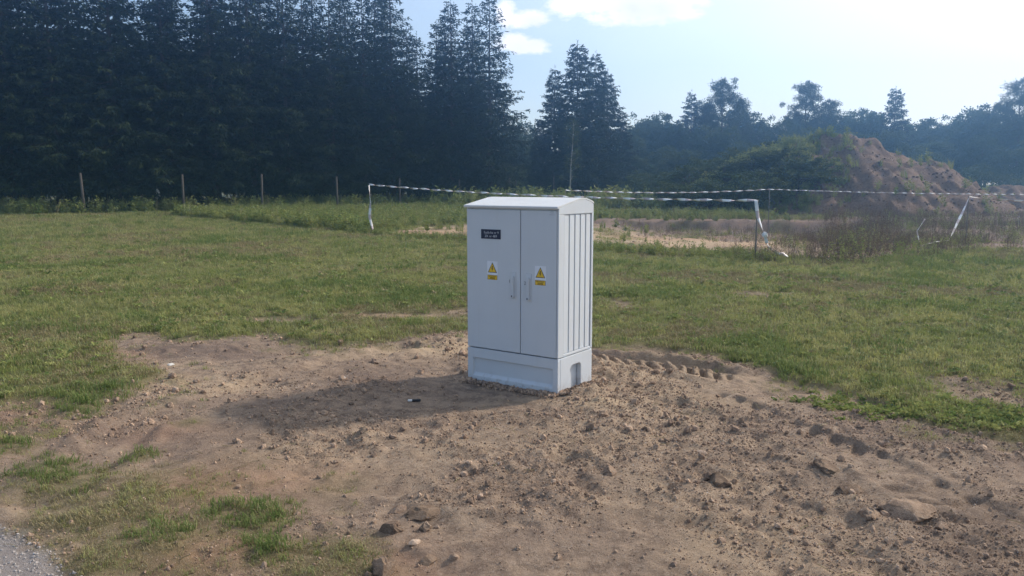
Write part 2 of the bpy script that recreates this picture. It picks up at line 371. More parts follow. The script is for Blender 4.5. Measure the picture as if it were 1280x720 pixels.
m_pine = leaf_mat('pine_needles', [(0.040, 0.060, 0.028), (0.055, 0.072, 0.030), (0.03, 0.048, 0.022), (0.06, 0.08, 0.035)], .12, .5)
m_broad = leaf_mat('broad_leaves', [(0.050, 0.080, 0.022), (0.075, 0.100, 0.026), (0.035, 0.060, 0.018), (0.10, 0.115, 0.035)], .3, .35)
m_bark = flat('bark', (0.085, 0.068, 0.055), .95, .1, var=.25, scale=12)
m_birch = flat('pale_bark', (0.26, 0.25, 0.23), .85, .15, var=.25, scale=9)
m_post = flat('weathered_wood', (0.115, 0.10, 0.088), .95, .1, var=.2, scale=15)
m_stake = flat('grey_stake', (0.20, 0.185, 0.17), .9, .15, var=.15, scale=15)
m_black = flat('black_plastic', (0.012, 0.012, 0.014), .5, .4)
m_white = flat('white_plastic', (0.70, 0.69, 0.66), .5, .4)

# ------------------------------------------------------------------ the setting: ground
def axis(fine0, fine1, step, lo, hi, grow=1.045):
    a = list(np.arange(fine0, fine1+1e-6, step)); s = step; v = a[-1]
    while v < hi: s *= grow; v += s; a.append(v)
    s = step; v = a[0]; pre = []
    while v > lo: s *= grow*1.03; v -= s; pre.append(v)
    return np.array(pre[::-1]+a)
gx = axis(-3.6, 4.2, .0155, -900, 900, 1.05); gy = axis(2.6, 7.6, .0155, -60, 1600, 1.022)
gy = np.array(sorted(list(gy[(gy < 33) | (gy > 36.5)])+list(np.arange(33, 36.5, .09))))
X, Y = np.meshgrid(gx, gy); Z = gh(X.ravel(), Y.ravel())
V = np.stack([X.ravel(), Y.ravel(), Z], 1); nx, ny = len(gx), len(gy)
i = np.arange(nx-1)[None, :]+np.arange(ny-1)[:, None]*nx
Fq = np.stack([i, i+1, i+nx+1, i+nx], -1).reshape(-1, 4)
me = np_mesh('ground', V, Fq, m_ground, True)
ground = obj('ground', me); tag(ground, kind='structure')
xs, ys = V[:, 0], V[:, 1]
tone = .5+.36*fbm(xs, ys, 1.1, 5, 21)+.12*fbm(xs, ys, .22, 3, 24)-.10*sst(-xs, .8, 2.2)*(ys < 9); red = np.clip(.9*fbm(xs, ys, 1.7, 3, 22)-.25, 0, 1)
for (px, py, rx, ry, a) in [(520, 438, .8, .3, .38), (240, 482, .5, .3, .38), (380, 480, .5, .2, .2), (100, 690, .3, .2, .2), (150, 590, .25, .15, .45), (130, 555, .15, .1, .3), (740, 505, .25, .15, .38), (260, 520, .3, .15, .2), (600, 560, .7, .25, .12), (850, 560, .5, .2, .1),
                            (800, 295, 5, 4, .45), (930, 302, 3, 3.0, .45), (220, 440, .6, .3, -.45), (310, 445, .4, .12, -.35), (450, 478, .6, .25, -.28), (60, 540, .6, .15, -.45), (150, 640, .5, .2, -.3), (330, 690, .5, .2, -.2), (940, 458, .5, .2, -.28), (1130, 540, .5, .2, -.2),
                            (600, 490, .4, .2, -.2), (300, 500, .5, .15, -.12), (1180, 300, 5, 3, -.4), (1100, 285, 4, 5, -.45), (1180, 275, 10, 8, -.4), (820, 276, 4, 1.6, -.6), (940, 277, 5, 3.4, -.9), (1010, 285, 2.5, 4, -.4), (30, 640, .4, .1, .3), (650, 285, 8, 3, .2)]:  # dark spots at the basin bank paint its shade over the darker topsoil
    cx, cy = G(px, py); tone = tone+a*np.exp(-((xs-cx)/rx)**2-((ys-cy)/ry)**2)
for (px, py, r, a) in [(250, 610, .35, .5), (250, 695, .3, .6), (200, 540, .25, .3), (850, 293, 2, .5), (520, 291, 1.5, .5), (470, 720, .3, .4), (380, 600, .3, .3)]:
    cx, cy = G(px, py); red = red+a*np.exp(-((xs-cx)/r)**2-((ys-cy)/r)**2)
near = (ys < 14) & (ys > -4); grav = np.zeros(len(xs)); grav[near] = sst(poly_sd(xs[near], ys[near], GRAVEL)+.08*fbm(xs[near], ys[near], .2, 3, 66), -.06, .06)
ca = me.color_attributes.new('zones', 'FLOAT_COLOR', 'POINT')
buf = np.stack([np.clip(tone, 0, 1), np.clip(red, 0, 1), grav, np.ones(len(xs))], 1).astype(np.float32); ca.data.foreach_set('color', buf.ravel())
ta = me.attributes.new('turf', 'FLOAT', 'POINT'); ta.data.foreach_set('value', gmask(xs, ys).astype(np.float32))

# soil heaps on the right
def heap(name, prof, yc, hw, seed, label, cat, step=.16):
    px_ = np.array([a for a, _ in prof]); pz_ = np.array([b for _, b in prof])
    hx = np.arange(px_[0]-1, px_[-1]+1, step); hy = np.arange(yc-hw-1.5, yc+hw+1.5, step)
    X, Y = np.meshgrid(hx, hy); x = X.ravel(); y = Y.ravel()
    top = np.interp(x+.5*fbm(x, y, 2.5, 3, seed), px_, pz_)
    wloc = hw*(.35+.65*np.clip(top/max(pz_), 0, 1))
    q = np.abs(y-yc+1.0*fbm(x, y*0, 4, 2, seed+3))/wloc
    z = top*np.clip(1-q, 0, 1)**.85*(1-.0*q)
    z = np.minimum(z, top*.985)
    rid = np.abs(fbm(x*1.4, y*.7, 1.3, 3, seed+5)); z = z+np.clip(z, 0, 1)*(.50*(.3-rid)+.22*fbm(x, y, .6, 3, seed+6))-.25
    me = np_mesh(name, np.stack([x, y, z], 1), (lambda i: np.stack([i, i+1, i+len(hx)+1, i+len(hx)], -1).reshape(-1, 4))(np.arange(len(hx)-1)[None, :]+np.arange(len(hy)-1)[:, None]*len(hx)), m_heap, True)
    o = obj(name, me); tag(o, label, cat); return (x, y, z)
HY = 45.0
prof = [(XZ(px, py, HY)[0], XZ(px, py, HY)[1]+.25) for px, py in [(835, 258), (870, 240), (900, 222), (950, 196), (1000, 178), (1030, 170), (1060, 169), (1085, 178), (1105, 190), (1122, 200), (1145, 201), (1165, 204), (1185, 215), (1205, 226), (1225, 240), (1262, 266)]]
heap1 = heap('soil_heap', prof, HY, 7.5, 100, 'large brown soil heap with two humps and a weedy left slope', 'soil heap')
prof2 = [(XZ(px, py, 52)[0], XZ(px, py, 52)[1]+.25) for px, py in [(1190, 262), (1215, 245), (1235, 236), (1252, 231), (1275, 234), (1300, 240), (1345, 262)]]
heap2 = heap('soil_heap', prof2, 52, 4, 140, 'small low soil heap at the right edge behind the large one', 'soil heap')

# ------------------------------------------------------------------ distribution cabinet
m_cab, t, p = new_mat('grey_cabinet_shell')
pos = t.node('ShaderNodeTexCoord').outputs['Object']; sx = t.node('ShaderNodeSeparateXYZ', i_0=pos)
n = t.noise(3, 4, .6, pos); c = t.mix(n, (0.53, 0.56, 0.59), (0.60, 0.63, 0.655))
grime = t.math('MULTIPLY', t.ramp(t.noise(22, 6, .8, pos), .52, .62, 0, .8), t.ramp(sx.outputs[2], .11, .01))
strk = t.node('ShaderNodeMapping', i_0=pos); strk.inputs['Scale'].default_value = (28, 28, 1.2)
c = t.mix(t.ramp(t.noise(1, 4, .7, strk.outputs[0]), .55, .8, 0, .22), c, (0.44, 0.43, 0.41))
speck = t.ramp(t.noise(70, 3, .6, pos), .70, .76, 0, .6)
speck = t.math('MULTIPLY', speck, t.ramp(sx.outputs[2], .5, .0))
c = t.mix(t.math('MAXIMUM', grime, speck), c, (0.27, 0.20, 0.15)); t.l.new(c, p.inputs['Base Color'])
p.inputs['Roughness'].default_value = .48; p.inputs['Specular IOR Level'].default_value = .35
b = t.node('ShaderNodeBump', i_Strength=.12, i_Distance=.003, i_Height=t.noise(60, 3, .5, pos)); t.l.new(b.outputs[0], p.inputs['Normal'])
m_seam = flat('dark_seam', (0.05, 0.055, 0.06), .8, .2)
m_roof = flat('grey_cabinet_roof', (0.60, 0.61, 0.615), .5, .35, var=.05, scale=8)
m_plate = flat('navy_plate', (0.006, 0.010, 0.035), .35, .4)
m_letter = flat('plate_letters', (0.50, 0.52, 0.55), .6, .2)
m_card = flat('white_card', (0.72, 0.74, 0.78), .5, .3, var=.04)
m_yellow = flat('warning_yellow', (0.78, 0.50, 0.03), .5, .3, var=.05)
m_ink = flat('black_ink', (0.02, 0.02, 0.02), .6, .2)
m_emboss = flat('emboss_mark', (0.36, 0.37, 0.39), .6, .3)
CA = Vector((*G(585, 475), 0)); CB = Vector((*G(697, 495), 0)); CW = (CB-CA).length; CD = .503
ang = math.atan2(CB.y-CA.y, CB.x-CA.x)
CZ = -0.01
cab = empty('electrical_cabinet', (CA.x, CA.y, CZ), ang)
tag(cab, 'tall light grey two-door outdoor electrical cabinet standing in bare soil', 'electrical cabinet')
HB, HD, HT = .285, 1.372, 1.385   # plinth top, door top, eave
def rect(x0, x1, z0, z1): return [(x0, z0), (x1, z0), (x1, z1), (x0, z1)]
# local -y is the front
mb = MB()
mb.box(.014, CW-.014, .012, CD-.004, HB+.004, HT)                       # core
gab = [(0, HB+.003), (.085, HB+.003)]
for s_, x0, x1 in ((0, 0, .014), (1, CW-.014, CW)):
    mb.prism(rect(0, .075, HB+.003, 1.340), 'x', x0, x1)                # front margin of the side
    mb.prism(rect(CD-.028, CD, HB+.003, 1.340), 'x', x0, x1)            # back margin
    mb.prism([(.075, HB+.003), (CD-.028, HB+.003), (CD-.028, HB+.022), (.075, HB+.022)], 'x', x0, x1)
    mb.prism([(0, 1.340), (CD, 1.340), (CD, 1.405), (CD-.03, 1.424), (CD-.12, 1.444), (.30, 1.4435), (0, HT)], 'x', x0, x1)
mb.prism([(0.0, 1.3722), (CW*1.0, 1.3722), (CW, 1.3848), (0, 1.3848)], 'y', .002, .0118)
body = mb.build('body', [m_cab], cab)
bv = body.modifiers.new('bevel', 'BEVEL'); bv.width = .003; bv.segments = 2; bv.limit_method = 'ANGLE'
# ribs on both sides
rb = MB(); L0, L1 = .078, CD-.029; nr = 5; rw = (L1-L0)/nr
rb.prism([(0, 0), (.004, .011), (rw-.012, .008), (rw-.009, 0)], 'z', 0, 1)
def rib_mesh():
    m = MB(); z0, z1 = HB+.026, 1.334
    pr = [(0, 0), (0.003, .0110), (rw-.009, .0070), (rw-.005, 0)]       # (along depth, outwards)
    m.add([(o_, a_, z0) for a_, o_ in pr]+[(o_, a_, z1) for a_, o_ in pr], [[3, 2, 1, 0], [4, 5, 6, 7], [0, 1, 5, 4], [1, 2, 6, 5], [2, 3, 7, 6], [3, 0, 4, 7]])
    return m
r0 = None
for k in range(nr):
    if r0 is None: r0 = rib_mesh().build('rib', [m_cab], cab, loc=(CW-.0145, L0, 0))
    else:
        r = r0.copy(); COL.objects.link(r); r.parent = cab; r.location = (CW-.0145, L0+k*rw, 0)
for k in range(nr):
    r = r0.copy(); COL.objects.link(r); r.parent = cab; r.location = (.0145, L0+(k+1)*rw-.008, 0); r.rotation_euler = (0, 0, pi)
# roof
mb = MB()
prof_o = [(-.020, 1.382), (-.022, 1.396), (-.016, 1.400), (.29, 1.4545), (.34, 1.458), (.39, 1.456), (.47, 1.438), (.500, 1.426), (.508, 1.412)]
prof_i = [(.500, 1.412), (.466, 1.4265), (.38, 1.445), (.29, 1.4425), (.0, 1.3865), (-.014, 1.3845), (-.014, 1.382)]
mb.prism(prof_o+prof_i, 'x', -.014, CW+.0015)
roof = mb.build('roof', [m_roof], cab); bv = roof.modifiers.new('bevel', 'BEVEL'); bv.width = .003; bv.segments = 2; bv.limit_method = 'ANGLE'
# plinth
mb = MB(); zb = -.18
mb.box(.04, CW-.04, .04, CD-.01, zb, HB)
# front plate with a long shallow recess
def recess_plate(mb, x0, x1, z0, z1, rx0, rx1, rz0, rz1, y, dep, ch):
    V = [(x0, y, z0), (x1, y, z0), (x1, y, z1), (x0, y, z1), (rx0, y, rz0), (rx1, y, rz0), (rx1, y, rz1), (rx0, y, rz1),
         (rx0+ch, y+dep, rz0+ch*2.2), (rx1-ch, y+dep, rz0+ch*2.2), (rx1-ch, y+dep, rz1-ch*.3), (rx0+ch, y+dep, rz1-ch*.3),
         (x0, y+.036, z0), (x1, y+.036, z0), (x1, y+.036, z1), (x0, y+.036, z1)]
    Fc = [(0, 1, 5, 4), (1, 2, 6, 5), (2, 3, 7, 6), (3, 0, 4, 7), (4, 5, 9, 8), (5, 6, 10, 9), (6, 7, 11, 10), (7, 4, 8, 11), (8, 9, 10, 11),
          (0, 12, 13, 1), (1, 13, 14, 2), (2, 14, 15, 3), (3, 15, 12, 0), (12, 15, 14, 13)]
    mb.add(V, Fc)
recess_plate(mb, 0, CW, zb, HB-.003, .05, CW-.045, .060, .205, 0, .020, .010)
for x0, x1 in ((0, .038), (CW-.038, CW)):
    y0, y1 = .0365, CD; na, nb = .175, .335; zt = .205
    pts = [(y0, zb), (na, zb), (na, zt-.045)]
    pts += [(na+.045*(1-cos(q)), zt-.045+.045*sin(q)) for q in (pi/8, pi/4, 3*pi/8, pi/2)]
    pts += [(nb-.03*(1-cos(q)), zt-.03+.03*sin(q)) for q in (pi/2, 3*pi/8, pi/4, pi/8, 0)]
    pts += [(nb, zb), (y1, zb), (y1, HB-.003), (y0, HB-.003)]
    mb.prism(pts, 'x', x0, x1)
pl = mb.build('plinth', [m_cab], cab); bv = pl.modifiers.new('bevel', 'BEVEL'); bv.width = .004; bv.segments = 2; bv.limit_method = 'ANGLE'
# doors and what sits on them
SPLIT = CW*.606
def Fr(px, py):
    """pixel to local x, z on the front plane"""
    d = pix_dir(px, py); e = (CB-CA).normalized(); nrm = Vector((e.y, -e.x, 0))
    t_ = (CA-Vector((0, 0, EYE))).dot(nrm)/d.dot(nrm); P = Vector((0, 0, EYE))+d*t_
    return (P-CA).dot(e), P.z-CZ
def text_geo(s, size):
    cu = bpy.data.curves.new('lettering', 'FONT'); cu.body = s; cu.size = size; cu.resolution_u = 2; cu.align_x = 'CENTER'; cu.align_y = 'CENTER'; cu.extrude = .0003
    o = bpy.data.objects.new('lettering', cu); COL.objects.link(o)
    dg = bpy.context.evaluated_depsgraph_get(); me = bpy.data.meshes.new_from_object(o.evaluated_get(dg))
    vs = [v.co[:] for v in me.vertices]; fs = [list(q.vertices) for q in me.polygons]
    bpy.data.objects.remove(o); bpy.data.curves.remove(cu); bpy.data.meshes.remove(me)
    return vs, fs
def put_text(mb, s, size, x, z, y, mi, sxx=1.0):
    vs, fs = text_geo(s, size); mb.add([(x+v[0]*sxx, y-v[2], z+v[1]) for v in vs], fs, mi)
door_mats = [m_cab, m_seam]
def door(x0, x1, lbl=None):
    mb = MB(); mb.box(x0, x1, -.004, .0115, HB+.006, HD-.003, .0025, 0, 2)
    d = mb.build('door', door_mats, cab); return d
dl = door(.004, SPLIT-.003); tag(dl, 'wider left door with a dark nameplate and warning sticker')
dr = door(SPLIT+.003, CW-.016); tag(dr, 'narrower right door with a warning sticker')
# dark strip standing behind the door gap
mb = MB(); mb.box(SPLIT-.006, SPLIT+.006, .0105, .0119, HB+.008, HD-.006); mb.build('door_gap_strip', [m_seam], cab)
yf = -.004
# nameplate
(x0, z1), (x1, z0) = Fr(602, 286.2), Fr(626.5, 299.2); z1 = Fr(602, 286.2)[1]; z0 = Fr(602, 298.0)[1]
mb = MB(); mb.box(x0-.003, x1+.003, yf-.0015, yf, z0-.003, z1+.003, 0, 2); mb.box(x0, x1, yf-.0028, yf-.0015, z0, z1, 0, 0)
put_text(mb, 'Szafa-ka nr 9', .026, (x0+x1)/2+.004, z0+(z1-z0)*.66, yf-.0030, 1, 1.05)
put_text(mb, 'ZK nr 489', .026, (x0+x1)/2, z0+(z1-z0)*.28, yf-.0030, 1, 1.05)
o = mb.build('nameplate', [m_plate, m_letter, m_cab], dl); tag(o, 'small dark blue plate with two lines of pale writing')
def sticker(door_, pxa, pya, pxb, pyb):
    xa, za = Fr(pxa, pya); xb = Fr(pxb, pya)[0]; zb_ = Fr(pxa, pyb)[1]; w_ = xb-xa; h_ = za-zb_
    mb = MB(); mb.box(xa, xb, yf-.001, yf, zb_, za, 0, 0)
    c_ = (xa+xb)/2; tb = zb_+h_*.40; tt = za-h_*.06
    mb.prism([(c_-w_*.43, tb), (c_+w_*.43, tb), (c_, tt)], 'y', yf-.0016, yf-.001, 2)
    mb.prism([(c_-w_*.355, tb+h_*.03), (c_+w_*.355, tb+h_*.03), (c_, tt-h_*.06)], 'y', yf-.0021, yf-.0016, 1)
    # lightning arrow
    mb.prism([(c_-w_*.035, tb+h_*.34), (c_+w_*.06, tb+h_*.34), (c_+w_*.0, tb+h_*.22), (c_+w_*.06, tb+h_*.22), (c_-.002, tb+h_*.06), (c_-w_*.01, tb+h_*.18), (c_-w_*.07, tb+h_*.18)], 'y', yf-.0026, yf-.0021, 2)
    mb.box(xa+w_*.03, xb-w_*.03, yf-.0016, yf-.001, zb_+h_*.02, zb_+h_*.27, 0, 2)
    mb.box(xa+w_*.06, xb-w_*.06, yf-.0021, yf-.0016, zb_+h_*.035, zb_+h_*.255, 0, 1)
    put_text(mb, 'NIE DOTYKAĆ!', h_*.095, c_, zb_+h_*.20, yf-.0024, 2, .72)
    put_text(mb, 'URZĄDZENIE', h_*.07, c_, zb_+h_*.125, yf-.0024, 2, .72)
    put_text(mb, 'ELEKTRYCZNE', h_*.07, c_, zb_+h_*.068, yf-.0024, 2, .72)
    o = mb.build('warning_sticker', [m_card, m_yellow, m_ink], door_); tag(o, 'white sticker with yellow warning triangle above a yellow text panel')
sticker(dl, 609.5, 326, 622.5, 349.5); sticker(dr, 669, 332, 683, 356.5)
def handle(door_, pxc, y_top, y_bot, key_px, key_py, key):
    xc, zt = Fr(pxc, y_top); zb_ = Fr(pxc, y_bot)[1]
    mb = MB()
    mb.box(xc-.030, xc+.024, yf-.004, yf+.0005, zb_-.02, zt+.03, .003, 0)      # escutcheon
    mb.box(xc-.010, xc+.012, yf-.022, yf-.004, zb_, zt, .004, 0, 2)                 # lever
    mb.box(xc-.013, xc+.015, yf-.026, yf-.004, zb_-.008, zb_+.022, .004, 0, 2)
    mb.box(xc-.003, xc+.006, yf-.0275, yf-.026, zb_-.004, zb_+.008, 0, 1)
    kx, kz = Fr(key_px, key_py); put_text(mb, key, .034, kx, kz, yf-.0045, 1)
    o = mb.build('handle', [m_cab, m_seam], door_)
handle(dl, 642.2, 345, 370, 637.8, 351.5, '1'); handle(dr, 661.5, 347, 373.5, 657, 354, '2')
for (px, py, dr_) in ((590.5, 260, dl), (690.5, 265.5, dr)):
    x_, z_ = Fr(px, py); mb = MB()
    for k in range(10):
        a0 = pi*k/10; a1 = pi*(k+1)/10
        mb.prism([(x_+.014*cos(a0), z_+.010*sin(a0)), (x_+.014*cos(a1), z_+.010*sin(a1)), (x_+.010*cos(a1), z_+.007*sin(a1)), (x_+.010*cos(a0), z_+.007*sin(a0))], 'y', yf-.0012, yf)
    mb.box(x_-.012, x_+.012, yf-.0012, yf, z_-.006, z_-.003)
    if px > 650: mb.box(x_-.022, x_+.022, yf-.0012, yf, z_-.019, z_-.016)
    mb.build('maker_mark', [m_emboss], dr_)

# ------------------------------------------------------------------ stones and clods one can tell apart
def rock_mesh(name, seed, r, flatz, mat, facets=5, sub=3, rough=.30):
    bm = bmesh.new(); bmesh.ops.create_icosphere(bm, subdivisions=sub, radius=1.0); rnd = random.Random(seed)
    pl_ = [(Vector((rnd.uniform(-1, 1), rnd.uniform(-1, 1), rnd.uniform(-.6, 1))).normalized(), rnd.uniform(.55, .85)) for _ in range(facets)]
    ax = (rnd.uniform(.8, 1.2), rnd.uniform(.65, 1.0))
    from mathutils import noise
    for v in bm.verts:
        c_ = v.co.copy(); c_ *= 1+rough*noise.fractal(c_*1.7+Vector((seed*3.1, 0, 0)), .8, 2.1, 4)
        for n_, d_ in pl_:
            k = c_.dot(n_)
            if k > d_: c_ -= n_*(k-d_)*.9
        v.co = (c_.x*ax[0]*r, c_.y*ax[1]*r, c_.z*flatz*r)
    me = bpy.data.meshes.new(name); bm.to_mesh(me); bm.free(); me.materials.append(mat); return me
ROCKS = [(486, 668, 17, .75, m_clod_dark, 'stone', 'grey angular stone left of the small stone cluster in the foreground'),
         (497, 643, 12, .85, m_clod_dark, 'stone', 'upright grey stone at the back left of the foreground stone cluster'),
         (528, 652, 20, .5, m_rock, 'clod', 'broad flat soil slab at the back of the foreground stone cluster'),
         (531, 668, 10, .9, m_rock, 'stone', 'rounded brown stone in front of the flat soil slab'),
         (519, 689, 9, .45, m_clod_pale, 'stone', 'small flat cream stone below the foreground stone cluster'),
         (478, 722, 19, .9, m_rock, 'stone', 'pale brown rock cut off by the bottom edge of the photo'),
         (534, 706, 11, .8, m_rock, 'clod', 'lumpy soil clod right of the cut off pale rock'),
         (567, 705, 8, .8, m_rock, 'clod', 'small round clod rightmost in the foreground stone cluster'),
         (545, 665, 5, .8, m_clod_pale, 'pebble', 'tiny pale pebble at the corner of the flat soil slab'),
         (902, 613, 15, .85, m_rock, 'clod', 'knobbly soil clod standing up in the bare soil right of centre'),
         (887, 606, 10, .7, m_clod_dark, 'clod', 'dark clod touching the left of the knobbly standing clod'),
         (1144, 654, 24, .42, m_rock, 'stone', 'large flat half buried stone in the soil at lower right'),
         (1090, 655, 17, .6, m_rock, 'clod', 'rounded clod left of the large flat half buried stone'),
         (1066, 622, 14, .6, m_rock, 'clod', 'rough clod upper left of the large flat half buried stone'),
         (1034, 598, 19, .4, m_rock, 'clod', 'low wide clod between the knobbly clod and the half buried stone'),
         (762, 603, 11, .8, m_clod_dark, 'clod', 'dark clod on the rim of the small hollow below the cabinet'),
         (739, 543, 8, .8, m_rock, 'clod', 'small clod in the soil just below the right side of the cabinet'),
         (213, 459, 5, .5, m_white_stone, 'stone', 'small white stone at the edge of the lawn on the left'),
         (878, 573, 7, .6, m_clod_pale, 'pebble', 'pale pebble above the knobbly standing clod'),
         (784, 386, 3, .6, m_white_stone, 'pebble', 'tiny white pebble in the grass just right of the cabinet'),
         (430, 477, 4, .6, m_white_stone, 'pebble', 'tiny whitish pebble on the crumbly soil left of the cabinet'),
         (1180, 668, 10, .5, m_clod_dark, 'clod', 'dark clod at the lower right of the half buried stone'),
         (350, 690, 6, .6, m_rock, 'pebble', 'small brown pebble by the grass tuft at the lower left')]
for k, (px, py, rp, fl, mt, nm, lb) in enumerate(ROCKS):
    x_, y_ = G(px, py); r_ = rp/F*math.hypot(x_, y_, EYE); y_ += r_*.6
    nm2 = {'clod': 'soil_clod', 'stone': 'stone', 'pebble': 'pebble'}[nm]
    o = obj(nm2, rock_mesh(nm2, k+11, r_, fl, mt, 6, 4 if rp > 9 else 2), loc=(x_, y_, gh1(x_, y_)+r_*fl*.08), rot=(0, 0, k*1.7)); tag(o, lb, nm)
# cigarette-lighter sized marker lying in the hollow
x_, y_ = G(520, 499); z_ = gh1(x_, y_)
e = empty('marker_pen', (x_, y_, z_+.012), radians(8)); tag(e, 'black marker pen with a white end lying on the smooth soil', 'marker pen')
mb = MB(); mb.tube([(-.028, 0, 0), (.030, 0, 0), (.034, 0, 0)], [.0095, .0095, .006], 8); mb.build('cap', [m_black], e)
mb = MB(); mb.tube([(-.060, 0, 0), (-.056, 0, 0), (-.0285, 0, 0)], [.004, .008, .008], 8); mb.build('barrel', [m_white], e)

# ------------------------------------------------------------------ barrier tape and stakes
m_tape, t, p = new_mat('barrier_tape')
uv = t.node('ShaderNodeAttribute', attribute_name='along').outputs['Fac']
f_ = t.math('FRACT', t.math('MULTIPLY', uv, 1/.36)); st = t.math('GREATER_THAN', f_, .55)
t.l.new(t.mix(st, (0.80, 0.80, 0.80), (0.52, 0.44, 0.45)), p.inputs['Base Color'])
p.inputs['Roughness'].default_value = .45
def tape(name, pts, width=.055, twist=.55, sag=0.0, label='', seed=0, parent=None):
    rnd = random.Random(seed); P = []
    for i_ in range(len(pts)-1):
        a = Vector(pts[i_]); b_ = Vector(pts[i_+1]); n_ = max(6, int((b_-a).length/.05))
        for k in range(n_+(i_ == len(pts)-2)):
            t_ = k/n_; q = a.lerp(b_, t_); q.z -= sag*4*t_*(1-t_); q.z += .006*sin(k*.37+seed); P.append(q)
    V = []; Fc = []; al = []; th = rnd.uniform(0, 6); s_ = 0
    for k, q in enumerate(P):
        tg = (P[min(k+1, len(P)-1)]-P[max(k-1, 0)]).normalized()
        if k: s_ += (P[k]-P[k-1]).length
        th += twist*.05*6.28*(.4+rnd.random())
        up = Vector((0, 0, 1)) if abs(tg.z) < .8 else Vector((1, 0, 0))
        a = tg.cross(up).normalized(); b_ = a.cross(tg)
        d_ = (a*cos(th)+b_*sin(th))*width/2; c_ = (a*-sin(th)+b_*cos(th))*.004
        V += [q-d_, q+c_, q+d_]; al += [s_]*3
        if k: j = 3*k; Fc += [(j-3, j-2, j+1, j), (j-2, j-1, j+2, j+1)]
    me = mesh_from(V, Fc, m_tape, name, smooth=True)
    at_ = me.attributes.new('along', 'FLOAT', 'POINT'); at_.data.foreach_set('value', al)
    o = obj(name, me, parent); so = o.modifiers.new('thickness', 'SOLIDIFY'); so.thickness = .0012
    if label: tag(o, label, 'barrier tape')
    return o
def stake(px, ytop, ybot, label, lean=0.0, r=.016, Yd=None):
    gx_, gy_ = G(px, ybot); zt = XZ(px, ytop, gy_)[1]
    z0_ = gh1(gx_, gy_); mb = MB(); mb.tube([(0, 0, -.15), (lean*.5, 0, zt*.5-z0_), (lean, 0, zt-z0_)], [r, r*.95, r*.85], 7)
    o = mb.build('barrier_stake', [m_stake], None, True, loc=(gx_, gy_, z0_)); tag(o, label, 'stake', 'thin stakes carrying the barrier tape')
    return Vector((gx_+lean, gy_, zt-.02))
T1 = stake(464.5, 230, 292, 'thin stake wrapped in tape at the left end of the barrier', -.04)
T2 = stake(944, 249.5, 326, 'thin dark stake with tape hanging to the ground right of the cabinet')
T3 = stake(1207, 245, 303, 'thin stake at the right with tape slanting down from its top')
B0 = stake(706.5, 237, 279, 'thin back stake just right of the cabinet roof')
B1 = stake(960.5, 236, 277, 'thin back stake above and behind the tape-hung stake')
gx_, gy_ = G(1440, 278); mb = MB(); mb.tube([(0, 0, -.1), (0, 0, 1.2)], .016, 6)
B2 = Vector((gx_, gy_, 1.16)); T4 = Vector((G(1420, 306)[0], G(1420, 306)[1], 1.1))
for P_, lb in ((B2, 'back stake beyond the right edge of the photo'), (T4, 'front stake beyond the right edge of the photo')):
    o = mb.build('barrier_stake', [m_stake], None, True, loc=(P_.x, P_.y, gh1(P_.x, P_.y)-.05)); tag(o, lb, 'stake', 'thin stakes carrying the barrier tape')
FB = Vector((0, -.03, 0))
tape('barrier_tape', [T1+FB, T2+FB], .055, 1.1, .10, 'long front barrier tape running from the left stake behind the cabinet', 1)
tape('barrier_tape', [T1+FB+Vector((0, 0, -.02)), T1+Vector((.03, -.03, -.6)), T1+Vector((-.01, -.04, -1.0)), T1+Vector((.10, -.05, -1.42))], .075, .4, 0, 'tape end hanging down the leftmost stake', 2)
tape('barrier_tape', [B0, B1], .055, 1.2, .12, 'back barrier tape between the two back stakes right of the cabinet', 3)
tape('barrier_tape', [B1, B2], .045, 1.6, .10, 'thin back barrier tape crossing in front of the soil heap', 4)
x1_, z1_ = XZ(948, 270, T2.y); x2_, z2_ = XZ(951, 285, T2.y); x3_, z3_ = XZ(955, 293, T2.y)
tape('barrier_tape', [T2+FB+Vector((-.04, 0, 0)), (T2.x-.0, T2.y-.05, z1_), (x3_-.06, T2.y-.05, z2_), (x3_, T2.y-.06, z3_-.02), (x3_+.05, T2.y-.06, z3_-.18)], .07, .5, 0, 'crumpled tape hanging down the stake right of the cabinet', 5)
fx, fy = G(978, 318)
tape('barrier_tape', [(x3_+.05, T2.y-.06, z3_-.18), (x3_+.17, T2.y+.1, z3_-.30), (x3_+.36, T2.y+.2, z3_-.42), (x3_+.5, T2.y+.3, .12), (x3_+.62, T2.y+.3, .05)], .065, .6, 0, 'fallen piece of tape trailing through the weeds below the hanging tape', 6)
# knot
mb = MB(); rr = rock_mesh('tape_knot', 5, .07, .9, m_white, 4, 2, .5); o = obj('tape_knot', rr, loc=(x3_, T2.y-.07, z3_)); tag(o, 'white bunched knot of tape halfway down the dark stake', 'tape knot')
lx, lz = XZ(1186, 301, T3.y-1.0)
tape('barrier_tape', [T3+FB, (lx, T3.y-1.0, lz+.02)], .06, .35, .02, 'tape slanting down to the ground from the right stake', 7)
gx2, gy2 = G(1150, 311)
tape('barrier_tape', [(lx, T3.y-1.0, lz), ((lx+gx2)/2+.2, T3.y-1.2, gh1(lx, T3.y-1.2)+.12), (gx2, gy2, gh1(gx2, gy2)+.10), (gx2-.05, gy2+.1, gh1(gx2, gy2)+.45), (gx2+.15, gy2+.15, gh1(gx2, gy2)+.75)], .03, 1.2, 0, 'loose tape lying on the weeds left of the slanting tape', 8)
tape('barrier_tape', [T3+FB, T4], .06, .2, .08, 'short front barrier tape leaving the photo at the right', 9)

